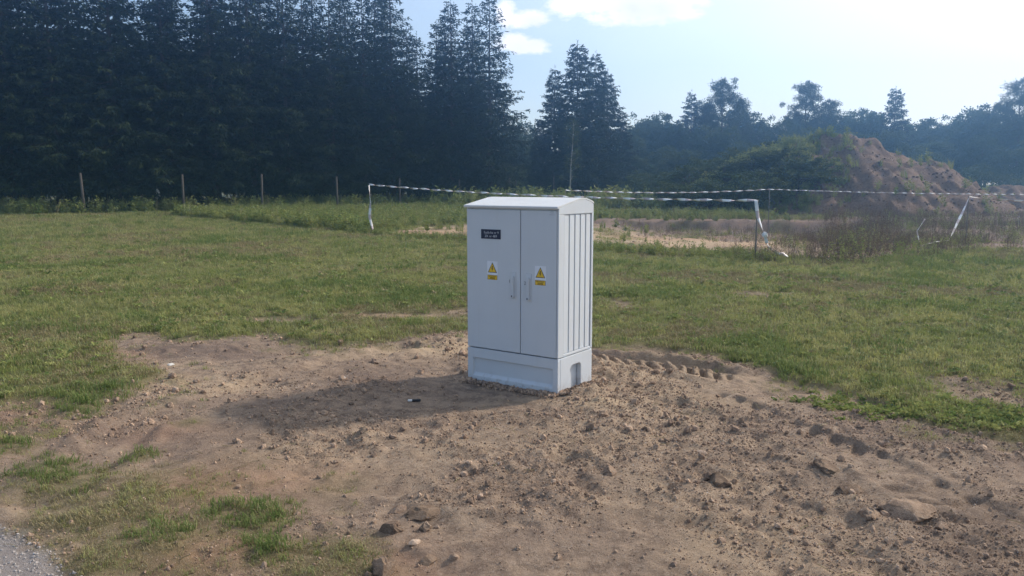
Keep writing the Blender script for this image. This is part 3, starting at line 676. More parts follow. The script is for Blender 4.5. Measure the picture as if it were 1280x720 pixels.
# fence posts along the spruces
FP = [(106, 216, 267), (230, 218, 265), (328, 218, 263.5), (422, 221, 262), (500, 223, 260.5), (575, 224, 259), (637, 222, 258), (692, 221, 257), (790, 218, 255.5)]
ORD = ['first', 'second', 'third', 'fourth', 'fifth', 'sixth', 'seventh', 'eighth', 'ninth']
for k, (px, yt, yb) in enumerate(FP):
    x_, y_ = G(px, yb); zt = XZ(px, yt, y_)[1]; r_ = [.075, .07, .065, .06, .06, .055, .05, .05, .05][k]
    mb = MB(); ln = [.10, 0, -.03, .02, 0, .03, 0, 0, .02][k]
    mb.tube([(0, 0, -.3), (-ln*.5, 0, zt*.5), (-ln, 0, zt-.03), (-ln, 0, zt)], [r_, r_*.95, r_*.9, r_*.6], 8)
    o = mb.build('fence_post', [m_post], None, True, loc=(x_, y_, gh1(x_, y_)))
    tag(o, f'{ORD[k]} wooden fence post from the left along the spruces', 'fence post', 'wooden posts along the edge of the spruces')
x_, y_ = G(198, 264); e = empty('rag_on_stick', (x_, y_, 0)); tag(e, 'white rag tied to a thin stick between the first two fence posts', 'rag on stick')
mb = MB(); mb.tube([(0, 0, -.1), (.03, 0, .7), (-.02, 0, 1.45)], .012, 5); mb.build('stick', [m_stake], e)
r_ = obj('rag', rock_mesh('rag', 3, .12, 2.0, m_white, 3, 3, .7), e, loc=(.01, -.02, 1.0)); r_.scale = (.8, .8, 1.3)

# ------------------------------------------------------------------ trees
def rnd3(n, rs): 
    v = rs.normal(size=(n, 3)); return v/np.linalg.norm(v, axis=1, keepdims=True)
def strips(P0, D, L, Wd, rs):
    """thin kite shaped sprigs: base P0, direction D, length L, width Wd -> (V, tri pairs)"""
    n = len(P0); side = np.cross(D, rnd3(n, rs)); side /= np.linalg.norm(side, axis=1, keepdims=True)+1e-9
    mid = P0+D*(L*.45)[:, None]; tip = P0+D*L[:, None]
    V = np.stack([P0, mid+side*(Wd/2)[:, None], tip, mid-side*(Wd/2)[:, None]], 1).reshape(-1, 3)
    Fq = np.arange(4*n).reshape(n, 4); return V, Fq
def merge(parts):
    Vs = []; Fs = []; b = 0
    for V, Fq in parts: Vs.append(V); Fs.append(Fq+b); b += len(V)
    return np.concatenate(Vs), np.concatenate(Fs)
def spruce(seed, H, R, base=1.9, dens=1.0, gap=0.0, thin=.30):
    rs = np.random.RandomState(seed); parts = []; tr = MB()
    tr.tube([(0, 0, -.3), (.03, .02, H*.35), (-.02, .03, H*.7), (0, 0, H)], [H*.011+.02, H*.009, H*.005, .01], 7)
    z = base
    while z < H-.12:
        u = (z-base)/(H-base); prof_ = (1-u)**.66*R*(1.0 if u > .12 else .75+.25*u/.12)*(1-.22*min(1, max(0, (u-.4)/.35)))+.06
        sparse = 1-thin*min(1, max(0, (u-.45)/.3))
        nb = max(5, int((7 if u < .8 else 6)*dens))
        a0 = rs.uniform(0, 6.28)
        for k in range(nb):
            if rs.rand() < gap: continue
            az_ = a0+6.283*k/nb+rs.normal(0, .25); L = prof_*(rs.uniform(.55, 1.0) if rs.rand() < .8 else rs.uniform(1.0, 1.3)); zz = z+rs.uniform(-.22, .22)
            d = np.array([cos(az_), sin(az_), 0]); pitch_ = .55*u-.25+rs.normal(0, .08)
            t_ = np.linspace(0, 1, 6); dro = -.30*(1-u)*L
            C = np.stack([d[0]*L*t_, d[1]*L*t_, zz+L*pitch_*t_+dro*np.sin(t_*2.6)*.6], 1)
            if L > .5: tr.tube([C[0], C[2], C[5]], [.018*L**.5+.006, .012, .004], 3)
            # second order
            n2 = max(3, int(L/.10*sparse)); s_ = np.sort(rs.uniform(.12, 1, n2)); s_ = np.concatenate([s_, [.99, .97]])
            P = np.stack([np.interp(s_, t_, C[:, j]) for j in range(3)], 1); n2 = len(s_)
            sgn = np.where(rs.rand(n2) < .5, -1, 1.)
            tw = sgn*rs.uniform(.45, 1.0, n2); tw[-2:] = rs.normal(0, .15, 2)
            D2 = np.stack([cos(az_)*np.cos(tw)-sin(az_)*np.sin(tw), sin(az_)*np.cos(tw)+cos(az_)*np.sin(tw), rs.uniform(-.75, .05, n2)+.35*u], 1)
            D2 /= np.linalg.norm(D2, axis=1, keepdims=True)
            L2 = np.clip((.20+.42*(1-s_)*L*.5+.12*rs.rand(n2)), .12, .75)
            parts.append(strips(P, D2, L2, .055+0*L2, rs))
            # third order
            reps = np.maximum(2, (L2/.085*sparse).astype(int)); idx = np.repeat(np.arange(n2), reps)
            s3 = rs.uniform(.1, 1, len(idx)); P3 = P[idx]+D2[idx]*(L2[idx]*s3)[:, None]
            D3 = D2[idx]*.8+rnd3(len(idx), rs)*.75; D3[:, 2] -= .35; D3 /= np.linalg.norm(D3, axis=1, keepdims=True)
            parts.append(strips(P3, D3, rs.uniform(.12, .30, len(idx)), rs.uniform(.05, .10, len(idx)), rs))
        z += .27*rs.uniform(.6, 1.4)
    # leader
    n = 60; P = np.stack([np.zeros(n), np.zeros(n), rs.uniform(H-1.2, H+.35, n)], 1); D = rnd3(n, rs); D[:, 2] = abs(D[:, 2])+.5; D /= np.linalg.norm(D, axis=1, keepdims=True)
    parts.append(strips(P, D, rs.uniform(.08, .2, n), np.full(n, .03), rs))
    V, Fq = merge(parts); return np_mesh('spruce_crown', V, Fq, m_spruce), tr
def leaf_cloud(seed, centers, radii, n_each, size, mat, name='crown', flatn=1.0, elong=1.5):
    rs = np.random.RandomState(seed); idx = np.repeat(np.arange(len(centers)), n_each); n = len(idx)
    rr = rs.uniform(.0, 1, n)**.45; P = centers[idx]+rnd3(n, rs)*(radii[idx]*rr)[:, None]*np.array([1, 1, flatn])
    D = rnd3(n, rs); S_ = np.cross(D, rnd3(n, rs)); S_ /= np.linalg.norm(S_, axis=1, keepdims=True)
    l = size*rs.uniform(.6, 1.3, n); w_ = l/elong
    V = np.stack([P, P+D*(l*.5)[:, None]+S_*(w_/2)[:, None], P+D*l[:, None], P+D*(l*.5)[:, None]-S_*(w_/2)[:, None]], 1).reshape(-1, 3)
    return np_mesh(name, V, np.arange(4*n).reshape(n, 4), mat)
def broadleaf(seed, H, R, base=.6, nclump=230, leaf=.20, n_each=75, mat=None, tiers=True):
    """lobed crown: main lobes, clumps on the lobes, leaves round each clump"""
    rs = np.random.RandomState(seed); tr = MB(); cs = []; rd = []
    lobes = []
    for k in range(11):
        q = rs.uniform(0, 6.28); zc = base+(H-base)*rs.uniform(.22, .86); wr = R*math.sin(min(1, max(.1, (zc-base)/(H-base)))*2.6+.25)*.62*rs.uniform(.5, 1.1)
        lobes.append((np.array([cos(q)*wr, sin(q)*wr, zc]), R*rs.uniform(.30, .48)))
    lobes.append((np.array([0, 0, H-R*.40]), R*.38)); lobes.append((np.array([0, 0, base+(H-base)*.4]), R*.6))
    tr.tube([(0, 0, -.3), (.05, 0, H*.3), (0, .08, H*.75)], [H*.017+.02, H*.012, .02], 6)
    for c_, r_ in lobes:
        tr.tube([(0, 0, max(.2, c_[2]*.45)), tuple(c_*np.array([.5, .5, .8])), tuple(c_)], [.05, .035, .012], 4)
    for k in range(nclump):
        c_, r_ = lobes[rs.randint(len(lobes))]; v = rnd3(1, rs)[0]; v[2] = v[2]*.9+.1
        cs.append(c_+v*r_*rs.uniform(.55, 1.12)); rd.append(R*rs.uniform(.09, .2))
    return leaf_cloud(seed+1, np.array(cs), np.array(rd), n_each, leaf, mat or m_broad, flatn=.75), tr
def pine(seed, H, R, base=3.0):
    rs = np.random.RandomState(seed); tr = MB(); cs = []; rd = []
    tr.tube([(0, 0, -.3), (.1, 0, H*.4), (-.05, .1, H*.75), (0, 0, H*.98)], [H*.014, H*.01, H*.006, .02], 6)
    z = base
    while z < H-.2:
        u = (z-base)/(H-base); L = R*(1-u)**.6*(.55+.45*min(1, u*3)); nb = 4
        a0 = rs.uniform(0, 6.28)
        for k in range(nb):
            a = a0+1.57*k+rs.normal(0, .4); l = L*rs.uniform(.45, 1.25)+.15; dz = l*rs.uniform(.25, .7)
            tip = np.array([cos(a)*l, sin(a)*l, z+dz]); tr.tube([(0, 0, z), tuple(tip*np.array([.6, .6, 1])-np.array([0, 0, dz*.55])), tuple(tip)], [.035, .02, .01], 3)
            m_ = 3 if l > .8 else 2
            for q in range(m_):
                f_ = 1-.28*q; cs.append(np.array([cos(a)*l*f_, sin(a)*l*f_, z+dz*f_])+rs.normal(0, .12, 3)); rd.append(rs.uniform(.28, .52))
        z += rs.uniform(.45, .7)
    cs.append(np.array([0, 0, H-.2])); rd.append(.25)
    return leaf_cloud(seed+1, np.array(cs), np.array(rd), 110, .26, m_pine, flatn=.8, elong=5), tr
def tree_proto(crown, trmb, trunk_mat, nm):
    tm = mesh_from(trmb.v, trmb.f, trunk_mat, nm+'_trunk', smooth=True)
    return crown, tm
def plant_tree(nm, proto, loc, scale, rz, label, cat='tree', group=None, zs=1.0):
    e = empty(nm, loc, rz); e.scale = (scale, scale, scale*zs); tag(e, label, cat, group)
    c_ = obj('crown', proto[0], e); t_ = obj('trunk', proto[1], e); return e
SP = [tree_proto(*spruce(200+k, h, r, b), m_bark, 'spruce') for k, (h, r, b) in enumerate([(15, 3.3, 2.0), (15, 3.0, 2.3), (14.5, 3.5, 1.8), (15, 2.8, 2.1)])]
SPN = [tree_proto(*spruce(220+k, h, r, b, 1.35, 0, 0), m_bark, 'spruce') for k, (h, r, b) in enumerate([(11, 3.1, .4), (11, 2.6, .5)])]
SPH = [15, 15, 14.5, 15]
fence_pts = [G(px, yb) for px, _, yb in FP]
f0 = Vector((*fence_pts[0], 0)); f1 = Vector((*fence_pts[6], 0)); fd = (f1-f0).normalized(); fn = Vector((-fd.y, fd.x, 0))
flen = (f1-f0).length
rt = random.Random(4); n_ = 0; CNT = {}
GRP = 'dense row of dark spruces behind the fence posts'
for row in range(3):
    s_ = -13.0+row*1.1; end = flen-.6-row*.3
    while s_ < end:
        p_ = f0+fd*(s_+rt.uniform(-.3, .3))+fn*(3.3+row*2.5+rt.uniform(-.4, .4))
        px = 640+F*p_.x/p_.y
        k = rt.randrange(4); 
        H_ = rt.uniform(14.0, 16.4) if px < 400 else rt.uniform(13.6, 15.4)
        if px > 500: H_ = rt.uniform(12.0, 14.0)
        lb = 'tall dark spruce in the dense unbroken row behind the fence posts'
        if row == 0 and px > 8:
            kk = sum(1 for q in FP if q[0] < px)
            key = kk; CNT[key] = CNT.get(key, 0)+1
            lb = (f'{ORD[CNT[key]-1]} front spruce to the right of the {ORD[kk-1]} fence post' if kk else f'{ORD[CNT[key]-1]} front spruce from the left edge before the first fence post')
        plant_tree('spruce_tree', SP[k], (p_.x, p_.y, 0), H_/SPH[k], rt.uniform(0, 6.28), lb, 'spruce', GRP)
        s_ += rt.uniform(2.1, 2.9); n_ += 1
# right end of the row, each with its own tip
for (px, ytop, Yd, k, lb) in [(612, -2, 56.5, 0, 'tall spruce closing the right end of the dense row'), (590, 4, 58.5, 3, 'spruce with a thin tip just left of the end tree of the row'),
                              (563, 2, 56, 3, 'narrow tipped spruce third from the right end of the dense row')]:
    x_, zt = XZ(px, ytop, Yd); plant_tree('spruce_tree', SP[k], (x_, Yd, 0), zt/SPH[k], px*.7, lb, 'spruce')
for (px, ytop, Yd, k, lb, ws) in [(722, 57, 61, 0, 'tallest spruce of the separate group right of the cabinet', 1.0), (745, 70, 62, 1, 'spruce just right of the tallest one in the separate group', 1.0), (760, 92, 63, 1, 'rightmost slender spruce of the separate group', 1),
                                  (694, 88, 62.5, 1, 'spruce on the left side of the separate group', 1), (778, 140, 63.5, 1, 'low young spruce at the right foot of the separate group', 1), (676, 150, 64, 0, 'low young spruce at the left foot of the separate group', 1)]:
    x_, zt = XZ(px, ytop, Yd); plant_tree('spruce_tree', SPN[k], (x_, Yd, 0), zt/11, px*.3, lb, 'spruce')
BL = [tree_proto(*broadleaf(300+k, 9, r_), m_bark, 'broadleaf') for k, r_ in enumerate([3.4, 2.9, 3.8])]
PN = [tree_proto(*pine(330+k, 12, 3.4, 2.0), m_bark, 'pine') for k in range(2)]
for (px, yt, Yd, k, kind, lb) in [
    (865, 117, 84, 1, 's', 'slender pointed spruce rising left of the left pine'), (905, 98, 84, 0, 'p', 'open crowned pine standing above the trees left of the soil heap'),
    (884, 128, 86, 1, 'p', 'small pine at the left shoulder of the open crowned pine'), (925, 122, 87, 1, 'p', 'small pine at the right shoulder of the open crowned pine'), (1010, 101, 86, 1, 'p', 'open pine rising behind the summit of the soil heap'),
    (1036, 124, 87, 0, 'p', 'low pine right beside the one behind the heap summit'), (1120, 112, 84, 0, 's', 'pointed spruce standing alone above the shoulder of the soil heap'),
    (1279, 98, 78, 0, 'p', 'pine cut off by the right edge of the photo'), (1345, 80, 80, 1, 'p', 'pine beyond the right edge of the photo')]:
    x_, zt = XZ(px, yt, Yd)
    if kind == 's': plant_tree('spruce_tree', SPN[k], (x_, Yd, 0), zt/11*1.0, px*.3, lb, 'spruce')
    else: plant_tree('pine_tree', PN[k], (x_, Yd, 0), zt/12, px*.3, lb, 'pine')
BLAB = {655: 'yellow green treetop filling the gap between the spruce row and separate spruces', 800: 'rounded leafy tree directly right of the separate spruce group', 825: 'leafy tree between the rounded one and the slender spruce',
        940: 'leafy crown just right of the left pine', 965: 'leafy crown midway between the two tall pines', 985: 'leafy crown touching the left of the middle pine', 1050: 'leafy crown just right of the middle pine above the heap summit',
        1072: 'tallest leafy crown between the middle pine and the lone spruce', 1095: 'leafy crown touching the left of the lone pointed spruce', 1145: 'low leafy crown just right of the lone pointed spruce', 1188: 'leafy crown midway between lone spruce and right edge dome',
        1215: 'left half of the broad leafy dome near the right edge', 1238: 'tallest broad leafy dome near the right edge', 1290: 'leafy tree below the pine at the right edge'}
GB = 'broadleaf trees of the hazy wood behind the soil heap'
for j, (px, yt, Yd) in enumerate([(655, 152, 78), (640, 170, 72), (800, 146, 84), (825, 142, 86), (845, 158, 82), (790, 165, 76), (880, 158, 80), (940, 143, 90), (965, 150, 92), (985, 150, 84), (905, 160, 78), (1050, 141, 92), (1072, 137, 94), (1095, 143, 90),
                                  (1030, 152, 88), (1145, 156, 90), (1165, 150, 92), (1188, 149, 94), (1215, 136, 86), (1238, 131, 86), (1256, 150, 80), (1290, 135, 80), (1120, 165, 80), (1180, 175, 76), (1230, 170, 74), (1320, 120, 80), (1360, 130, 76), (1010, 160, 78),
                                  (815, 152, 88), (890, 150, 92), (915, 148, 94), (1000, 146, 94), (1022, 144, 96), (1130, 150, 94), (1205, 146, 94), (1270, 142, 90), (830, 185, 70), (865, 190, 68), (760, 190, 72), (930, 178, 72), (802, 200, 68), (1285, 180, 70), (1150, 185, 72), (1080, 170, 76), (720, 185, 72), (1400, 110, 84), (1450, 120, 80)]):
    x_, zt = XZ(px, yt-3, Yd); k = j % 3; s_ = zt/9.0
    lb = BLAB.get(px, 'leafy green tree in the hazy mixed wood behind the soil heap')
    plant_tree('broadleaf_tree', BL[k], (x_, Yd, 0), max(s_, .75), j*1.3, lb, 'tree', GB, zs=s_/max(s_, .75))
# willow bushes on and before the left slope of the heap
BSH = [tree_proto(*broadleaf(360+k, 3.2, 2.0, base=.1, nclump=90, leaf=.13, n_each=60), m_bark, 'bush') for k in range(2)]
hx, hy, hz = heap1
def hzat(x_, y_): 
    i_ = np.argmin((hx-x_)**2+(hy-y_)**2); return max(0, hz[i_])
GBU = 'bushes covering the left slope of the large soil heap'
for j, (px, yt, Yd) in enumerate([(862, 205, 46), (885, 190, 48), (905, 196, 44), (925, 178, 48), (945, 186, 44), (968, 172, 48), (985, 182, 43), (1008, 170, 47), (1000, 195, 41), (960, 205, 41), (925, 212, 40.5), (890, 218, 41), (1025, 195, 41.5), (850, 222, 43), (835, 215, 50), (815, 210, 55), (790, 215, 58)]):
    x_, zt = XZ(px, yt, Yd); zb_ = hzat(x_, Yd) if 40 < Yd < 52 else 0; hh = max(1.0, zt-zb_)
    e = plant_tree('bush', BSH[j % 2], (x_, Yd, zb_-.1), hh/3.2, j*2.1, 'leafy bush among those covering the left slope of the large soil heap', 'bush', GBU)
    e.scale = (max(.9, hh/3.2), max(.9, hh/3.2), hh/3.2)
for j in range(30):
    s_ = -16+j*1.75; o_ = 10.5+rt.uniform(-1, 1.5); p_ = f0+fd*s_+fn*o_
    e = plant_tree('bush', BSH[j % 2], (p_.x, p_.y, -.1), 1, j*2.3, 'shady bush glimpsed between the trunks of the dense spruce row', 'bush', 'bushes in the shade behind the spruce row'); e.scale = (1.0, 1.0, rt.uniform(.8, 1.15))
for j in range(16):
    px = 640+j*42; x_ = (px-640)/F*66; e = plant_tree('bush', BSH[j % 2], (x_, 66+(j % 3), -.1), 1, j*1.9, 'low bush at the foot of the hazy wood', 'bush', 'low bushes at the foot of the hazy wood'); e.scale = (1.4, 1.2, rt.uniform(.8, 1.2))
# pale young birch
x_, z1_ = XZ(716, 158, 54); x0_, _ = XZ(712, 240, 54)
bt = MB(); bt.tube([(0, 0, -.2), (.02, 0, 1.2), (.06, 0, 2.6), (.17, 0, 4.2), (.22, 0, 5.6)], [.06, .05, .045, .03, .008], 7)
rs = np.random.RandomState(5); cs = []
for k in range(26):
    zz = rs.uniform(1.8, 5.6); a = rs.uniform(0, 6.28); l = rs.uniform(.3, 1.0)*(1.1-zz/7.5); p_ = np.array([.04*zz+cos(a)*l, sin(a)*l, zz+.3*l]); cs.append(p_)
    bt.tube([(.035*zz, 0, zz-.1), tuple(p_)], [.012, .004], 3)
bc = leaf_cloud(12, np.array(cs), np.full(len(cs), .30), 40, .10, m_broad, 'birch_crown')
plant_tree('birch_tree', tree_proto(bc, bt, m_birch, 'birch'), (x0_, 54, 0), 1, 0, 'thin young birch with a pale stem in front of the separate spruce group', 'birch')

# ------------------------------------------------------------------ scattered stuff
def gn_scatter(name, P, rot, sc, var, sources, label=None, cat=None):
    me = bpy.data.meshes.new(name); n = len(P); me.vertices.add(n); me.vertices.foreach_set('co', np.asarray(P, np.float32).ravel())
    a = me.attributes.new('rot', 'FLOAT_VECTOR', 'POINT'); a.data.foreach_set('vector', np.asarray(rot, np.float32).ravel())
    a = me.attributes.new('size', 'FLOAT', 'POINT'); a.data.foreach_set('value', np.asarray(sc, np.float32))
    a = me.attributes.new('variant', 'INT', 'POINT'); a.data.foreach_set('value', np.asarray(var, np.int32))
    o = obj(name, me); ng = bpy.data.node_groups.new(name, 'GeometryNodeTree')
    ng.interface.new_socket('Geometry', in_out='INPUT', socket_type='NodeSocketGeometry'); ng.interface.new_socket('Geometry', in_out='OUTPUT', socket_type='NodeSocketGeometry')
    gi = ng.nodes.new('NodeGroupInput'); go = ng.nodes.new('NodeGroupOutput'); jn = ng.nodes.new('GeometryNodeJoinGeometry')
    def named(nm, dt):
        q = ng.nodes.new('GeometryNodeInputNamedAttribute'); q.data_type = dt; q.inputs[0].default_value = nm; return q.outputs[0]
    r_ = named('rot', 'FLOAT_VECTOR'); s_ = named('size', 'FLOAT'); v_ = named('variant', 'INT')
    for k, src in enumerate(sources):
        ip = ng.nodes.new('GeometryNodeInstanceOnPoints'); oi = ng.nodes.new('GeometryNodeObjectInfo'); oi.inputs[0].default_value = src; oi.inputs[1].default_value = True
        cm = ng.nodes.new('FunctionNodeCompare'); cm.data_type = 'INT'; cm.operation = 'EQUAL'; cm.inputs[3].default_value = k
        ng.links.new(v_, cm.inputs[2]); ng.links.new(gi.outputs[0], ip.inputs['Points']); ng.links.new(cm.outputs[0], ip.inputs['Selection'])
        ng.links.new(oi.outputs['Geometry'], ip.inputs['Instance']); ng.links.new(r_, ip.inputs['Rotation']); ng.links.new(s_, ip.inputs['Scale'])
        ng.links.new(ip.outputs[0], jn.inputs[0])
    ng.links.new(jn.outputs[0], go.inputs[0]); md = o.modifiers.new('scatter', 'NODES'); md.node_group = ng
    tag(o, label, cat, kind='stuff'); return o
def src(name, me): return bpy.data.objects.new(name, me)
def tuft(seed, nb, spread, h, wdt, mat, lean=.6, nm='tuft'):
    rs = np.random.RandomState(seed); V = []; Fq = []
    for k in range(nb):
        a = rs.uniform(0, 6.28); r_ = spread*math.sqrt(rs.rand()); bx, by = r_*cos(a), r_*sin(a); hh = h*rs.uniform(.45, 1.2); l = rs.uniform(.1, lean)*hh; q = rs.uniform(0, 6.28)
        dx, dy = cos(q)*l, sin(q)*l; wx, wy = -sin(q)*wdt/2, cos(q)*wdt/2; b_ = len(V)
        V += [(bx-wx, by-wy, -.01), (bx+wx, by+wy, -.01), (bx+dx*.4+wx*.8, by+dy*.4+wy*.8, hh*.6), (bx+dx*.4-wx*.8, by+dy*.4-wy*.8, hh*.6), (bx+dx, by+dy, hh*(1-.15*lean))]
        Fq += [(b_, b_+1, b_+2, b_+3), (b_+3, b_+2, b_+4)]
    return mesh_from(V, Fq, mat, nm)
def clodm(seed, mat, sub=2):
    return rock_mesh('clod', seed, 1.0, .72, mat, 1, sub, .42)
rs = np.random.RandomState(11)
def sample(n, d0, d1, half=.92, power=1.0):
    """points over the view wedge, a bit wider than the frame, density falling with distance"""
    u = rs.rand(n); Yv = d0*(d1/d0)**(u**power); Xv = rs.uniform(-1, 1, n)*(Yv*half+1.2); return Xv, Yv
def rots(n, tilt=.15): return np.stack([rs.normal(0, tilt, n), rs.normal(0, tilt, n), rs.uniform(0, 6.28, n)], 1)
# lawn
N = 205000; gxv, gyv = sample(N, 2.6, 46); gm = gmask(gxv, gyv)
dist_w = np.clip((gyv/9)**1.0, np.where((gyv < 5) & (gxv < 0), .8, .38), 1.0)*np.clip(.85+.7*fbm(gxv, gyv, .35, 3, 74), .25, 1)
keep = rs.rand(N) < gm**1.2*dist_w; gxv, gyv, gm = gxv[keep], gyv[keep], gm[keep]
# no turf inside cabinet
ev = (CB-CA).normalized(); lx_ = (gxv-CA.x)*ev.x+(gyv-CA.y)*ev.y; ly_ = -(gxv-CA.x)*ev.y+(gyv-CA.y)*ev.x
ok = ~((lx_ > -.05) & (lx_ < CW+.05) & (ly_ > -.05) & (ly_ < CD+.05)); gxv, gyv, gm = gxv[ok], gyv[ok], gm[ok]
gz = gh(gxv, gyv); dry = fbm(gxv, gyv, 1.6, 4, 71)+.45*fbm(gxv, gyv, .3, 2, 72)+rs.normal(0, .22, len(gxv))
lushn = fbm(gxv, gyv, 1.1, 3, 73)
var = np.where(dry > .18, 2, 0)+(rs.rand(len(gxv)) < .5); var = np.where((rs.rand(len(gxv)) < sst(lushn, .0, .6)*.6) & (dry < .2), 4+(rs.rand(len(gxv)) < .5), var)
patchy = gyv < 4.6; var = np.where(patchy & (gxv < -.3) & (rs.rand(len(gxv)) < .65), 2+(rs.rand(len(gxv)) < .5), var)
for (px, py, r_) in ((60, 585, .25), (175, 570, .14), (325, 650, .25), (200, 668, .16), (335, 690, .15), (290, 635, .15), (110, 505, .45), (20, 562, .16)):
    cx, cy = G(px, py); var = np.where((np.hypot(gxv-cx, gyv-cy) < r_) & (rs.rand(len(gxv)) < .5), 4, var)
sc = np.clip((gyv/8)**.55, .55, 2.6)*rs.uniform(.55, 1.35, len(gxv))*(.55+.45*gm)
srcs = [src('grass_tuft', tuft(1, 16, .06, .060, .005, m_grass, 1.1)), src('grass_tuft', tuft(2, 16, .07, .050, .006, m_grass, 1.4)), src('dry_tuft', tuft(3, 14, .06, .045, .005, m_dry, 1.6)),
        src('dry_tuft', tuft(4, 14, .07, .04, .005, m_dry, 1.9)), src('lush_tuft', tuft(5, 18, .06, .075, .006, m_lush, 1.0)), src('lush_tuft', tuft(6, 18, .06, .065, .007, m_lush, 1.2))]
gn_scatter('lawn_grass', np.stack([gxv, gyv, gz], 1), rots(len(gxv), .1), sc, var, srcs, 'short patchy green and straw coloured grass of the lawn', 'grass')
print('grass tufts', len(gxv))
N = 7000; lx2, ly2 = sample(N, 5.6, 22); keep = (gmask(lx2, ly2) > .5) & (rs.rand(N) < np.clip(.5+1.2*fbm(lx2, ly2, 1.2, 3, 78), .05, 1)); lx2, ly2 = lx2[keep], ly2[keep]
def rosette(seed, mat, n=9, l=.05):
    rs2 = np.random.RandomState(seed); V = []; Fq = []
    for k in range(n):
        a = 6.283*k/n+rs2.normal(0, .2); ll = l*rs2.uniform(.6, 1.2); c_, s2 = cos(a), sin(a); w_ = ll*.22; z_ = .03*rs2.rand()
        b_ = len(V); V += [(0, 0, .01), (c_*ll*.6-s2*w_, s2*ll*.6+c_*w_, .025+z_), (c_*ll, s2*ll, .02+z_*.6), (c_*ll*.6+s2*w_, s2*ll*.6-c_*w_, .025+z_)]; Fq.append((b_, b_+1, b_+2, b_+3))
    return mesh_from(V, Fq, mat, 'rosette')
gn_scatter('lawn_weeds', np.stack([lx2, ly2, gh(lx2, ly2)+.015], 1), rots(len(lx2), .15), rs.uniform(.45, 1.1, len(lx2))*np.clip(ly2/9, .6, 1.4), rs.choice(3, len(lx2), p=[.45, .35, .2]), [src('rosette', rosette(1, m_weed, 10, .06)), src('rosette', rosette(2, m_lush, 8, .07)), src('rosette', rosette(3, m_dry, 6, .045))], 'flat leafy weeds and pale dead leaves dotted through the lawn', 'lawn weeds')
# crumbs of soil
N = 250000; cxv, cyv = sample(N, 2.5, 11, .80); d_ = 1-gmask(cxv, cyv); lump = sst(fbm(cxv, cyv, 1.0, 3, 14)+.12*sst(cxv, -1.2, .5), -.12, .32); keep = rs.rand(N) < (d_**1.5)*(.12+.88*lump)*np.clip(cyv/4, .6, 1)
cxv, cyv = cxv[keep], cyv[keep]
cx, cy = G(510, 502); fl = np.exp(-((cxv-cx)/.62)**2-((cyv-cy)/.26)**2); gv = poly_sd(cxv, cyv, GRAVEL) > 0
td_ = seg_coord(cxv, cyv, TRACK1)[0]; keep = (rs.rand(len(cxv)) > fl*1.0) & ~gv & ((td_ > .27) | (rs.rand(len(cxv)) < .12)); cxv, cyv = cxv[keep], cyv[keep]
sz = .0016+.0030*rs.rand(len(cxv))+.008*rs.rand(len(cxv))**12+.022*rs.rand(len(cxv))**110; sz *= np.clip(cyv/4.5, .85, 1.5)
var = rs.randint(0, 4, len(cxv)); var = np.where(rs.rand(len(cxv)) < .04, 4, var); var = np.where((rs.rand(len(cxv)) < .05) & (sz < .008), 5, var)
srcs = [src('clod', clodm(k, m_clod)) for k in range(4)]+[src('clod', clodm(7, m_clod_dark)), src('clod', clodm(8, m_clod_pale))]
gn_scatter('soil_crumbs', np.stack([cxv, cyv, gh(cxv, cyv)+sz*.25], 1), rs.uniform(0, 6.28, (len(cxv), 3)), sz, var, srcs, 'loose crumbs and small lumps of dug soil', 'soil crumbs')
print('crumbs', len(cxv))
hsrc = [src('clod', clodm(k, m_heap)) for k in range(6)]
# crumbs heaped against the plinth
n = 2600; tt = rs.rand(n); front = rs.rand(n) < .6
lxv = np.where(front, tt*CW*1.05-.02, CW+np.abs(rs.normal(0, .05, n))); lyv = np.where(front, -np.abs(rs.normal(0, .045, n)), tt*CD)
pxv = CA.x+lxv*ev.x-lyv*ev.y; pyv = CA.y+lxv*ev.y+lyv*ev.x; sz = .004+.012*rs.rand(n)**3
gn_scatter('soil_crumbs', np.stack([pxv, pyv, gh(pxv, pyv)+sz*.4+.012*rs.rand(n)], 1), rs.uniform(0, 6.28, (n, 3)), sz, np.where(rs.rand(n) < .35, 4, rs.randint(0, 4, n)), srcs, 'crumbs of dark soil heaped against the cabinet plinth', 'soil crumbs')
# gravel
N = 9000; vx = rs.uniform(-3.4, -1.2, N); vy = rs.uniform(2.4, 4.6, N); keep = poly_sd(vx, vy, GRAVEL) > -.03; vx, vy = vx[keep], vy[keep]; sz = .003+.006*rs.rand(len(vx))**2
gn_scatter('gravel', np.stack([vx, vy, gh(vx, vy)], 1), rs.uniform(0, 6.28, (len(vx), 3)), sz, rs.randint(0, 2, len(vx)), [src('gravel_stone', clodm(20, m_gravel)), src('gravel_stone', clodm(21, m_gravel))], 'grey gravel of a path at the lower left corner', 'gravel')
# straw bits on the soil
N = 1500; sxv, syv = sample(N, 2.7, 8, .7); keep = (gmask(sxv, syv) < .6) & (rs.rand(N) < sst(fbm(sxv, syv, .7, 2, 15), -.2, .5)); sxv, syv = sxv[keep], syv[keep]
st_ = MB(); st_.tube([(-.03, 0, 0), (0, .004, .004), (.03, 0, .001)], .0012, 3)
gn_scatter('straw_bits', np.stack([sxv, syv, gh(sxv, syv)+.004], 1), np.stack([rs.normal(0, .2, len(sxv)), rs.normal(0, .2, len(sxv)), rs.uniform(0, 6.28, len(sxv))], 1), rs.uniform(.4, 1.4, len(sxv)), np.zeros(len(sxv)), [src('straw', mesh_from(st_.v, st_.f, m_dry, 'straw'))], 'short dry straw bits and roots lying on the soil', 'straw')

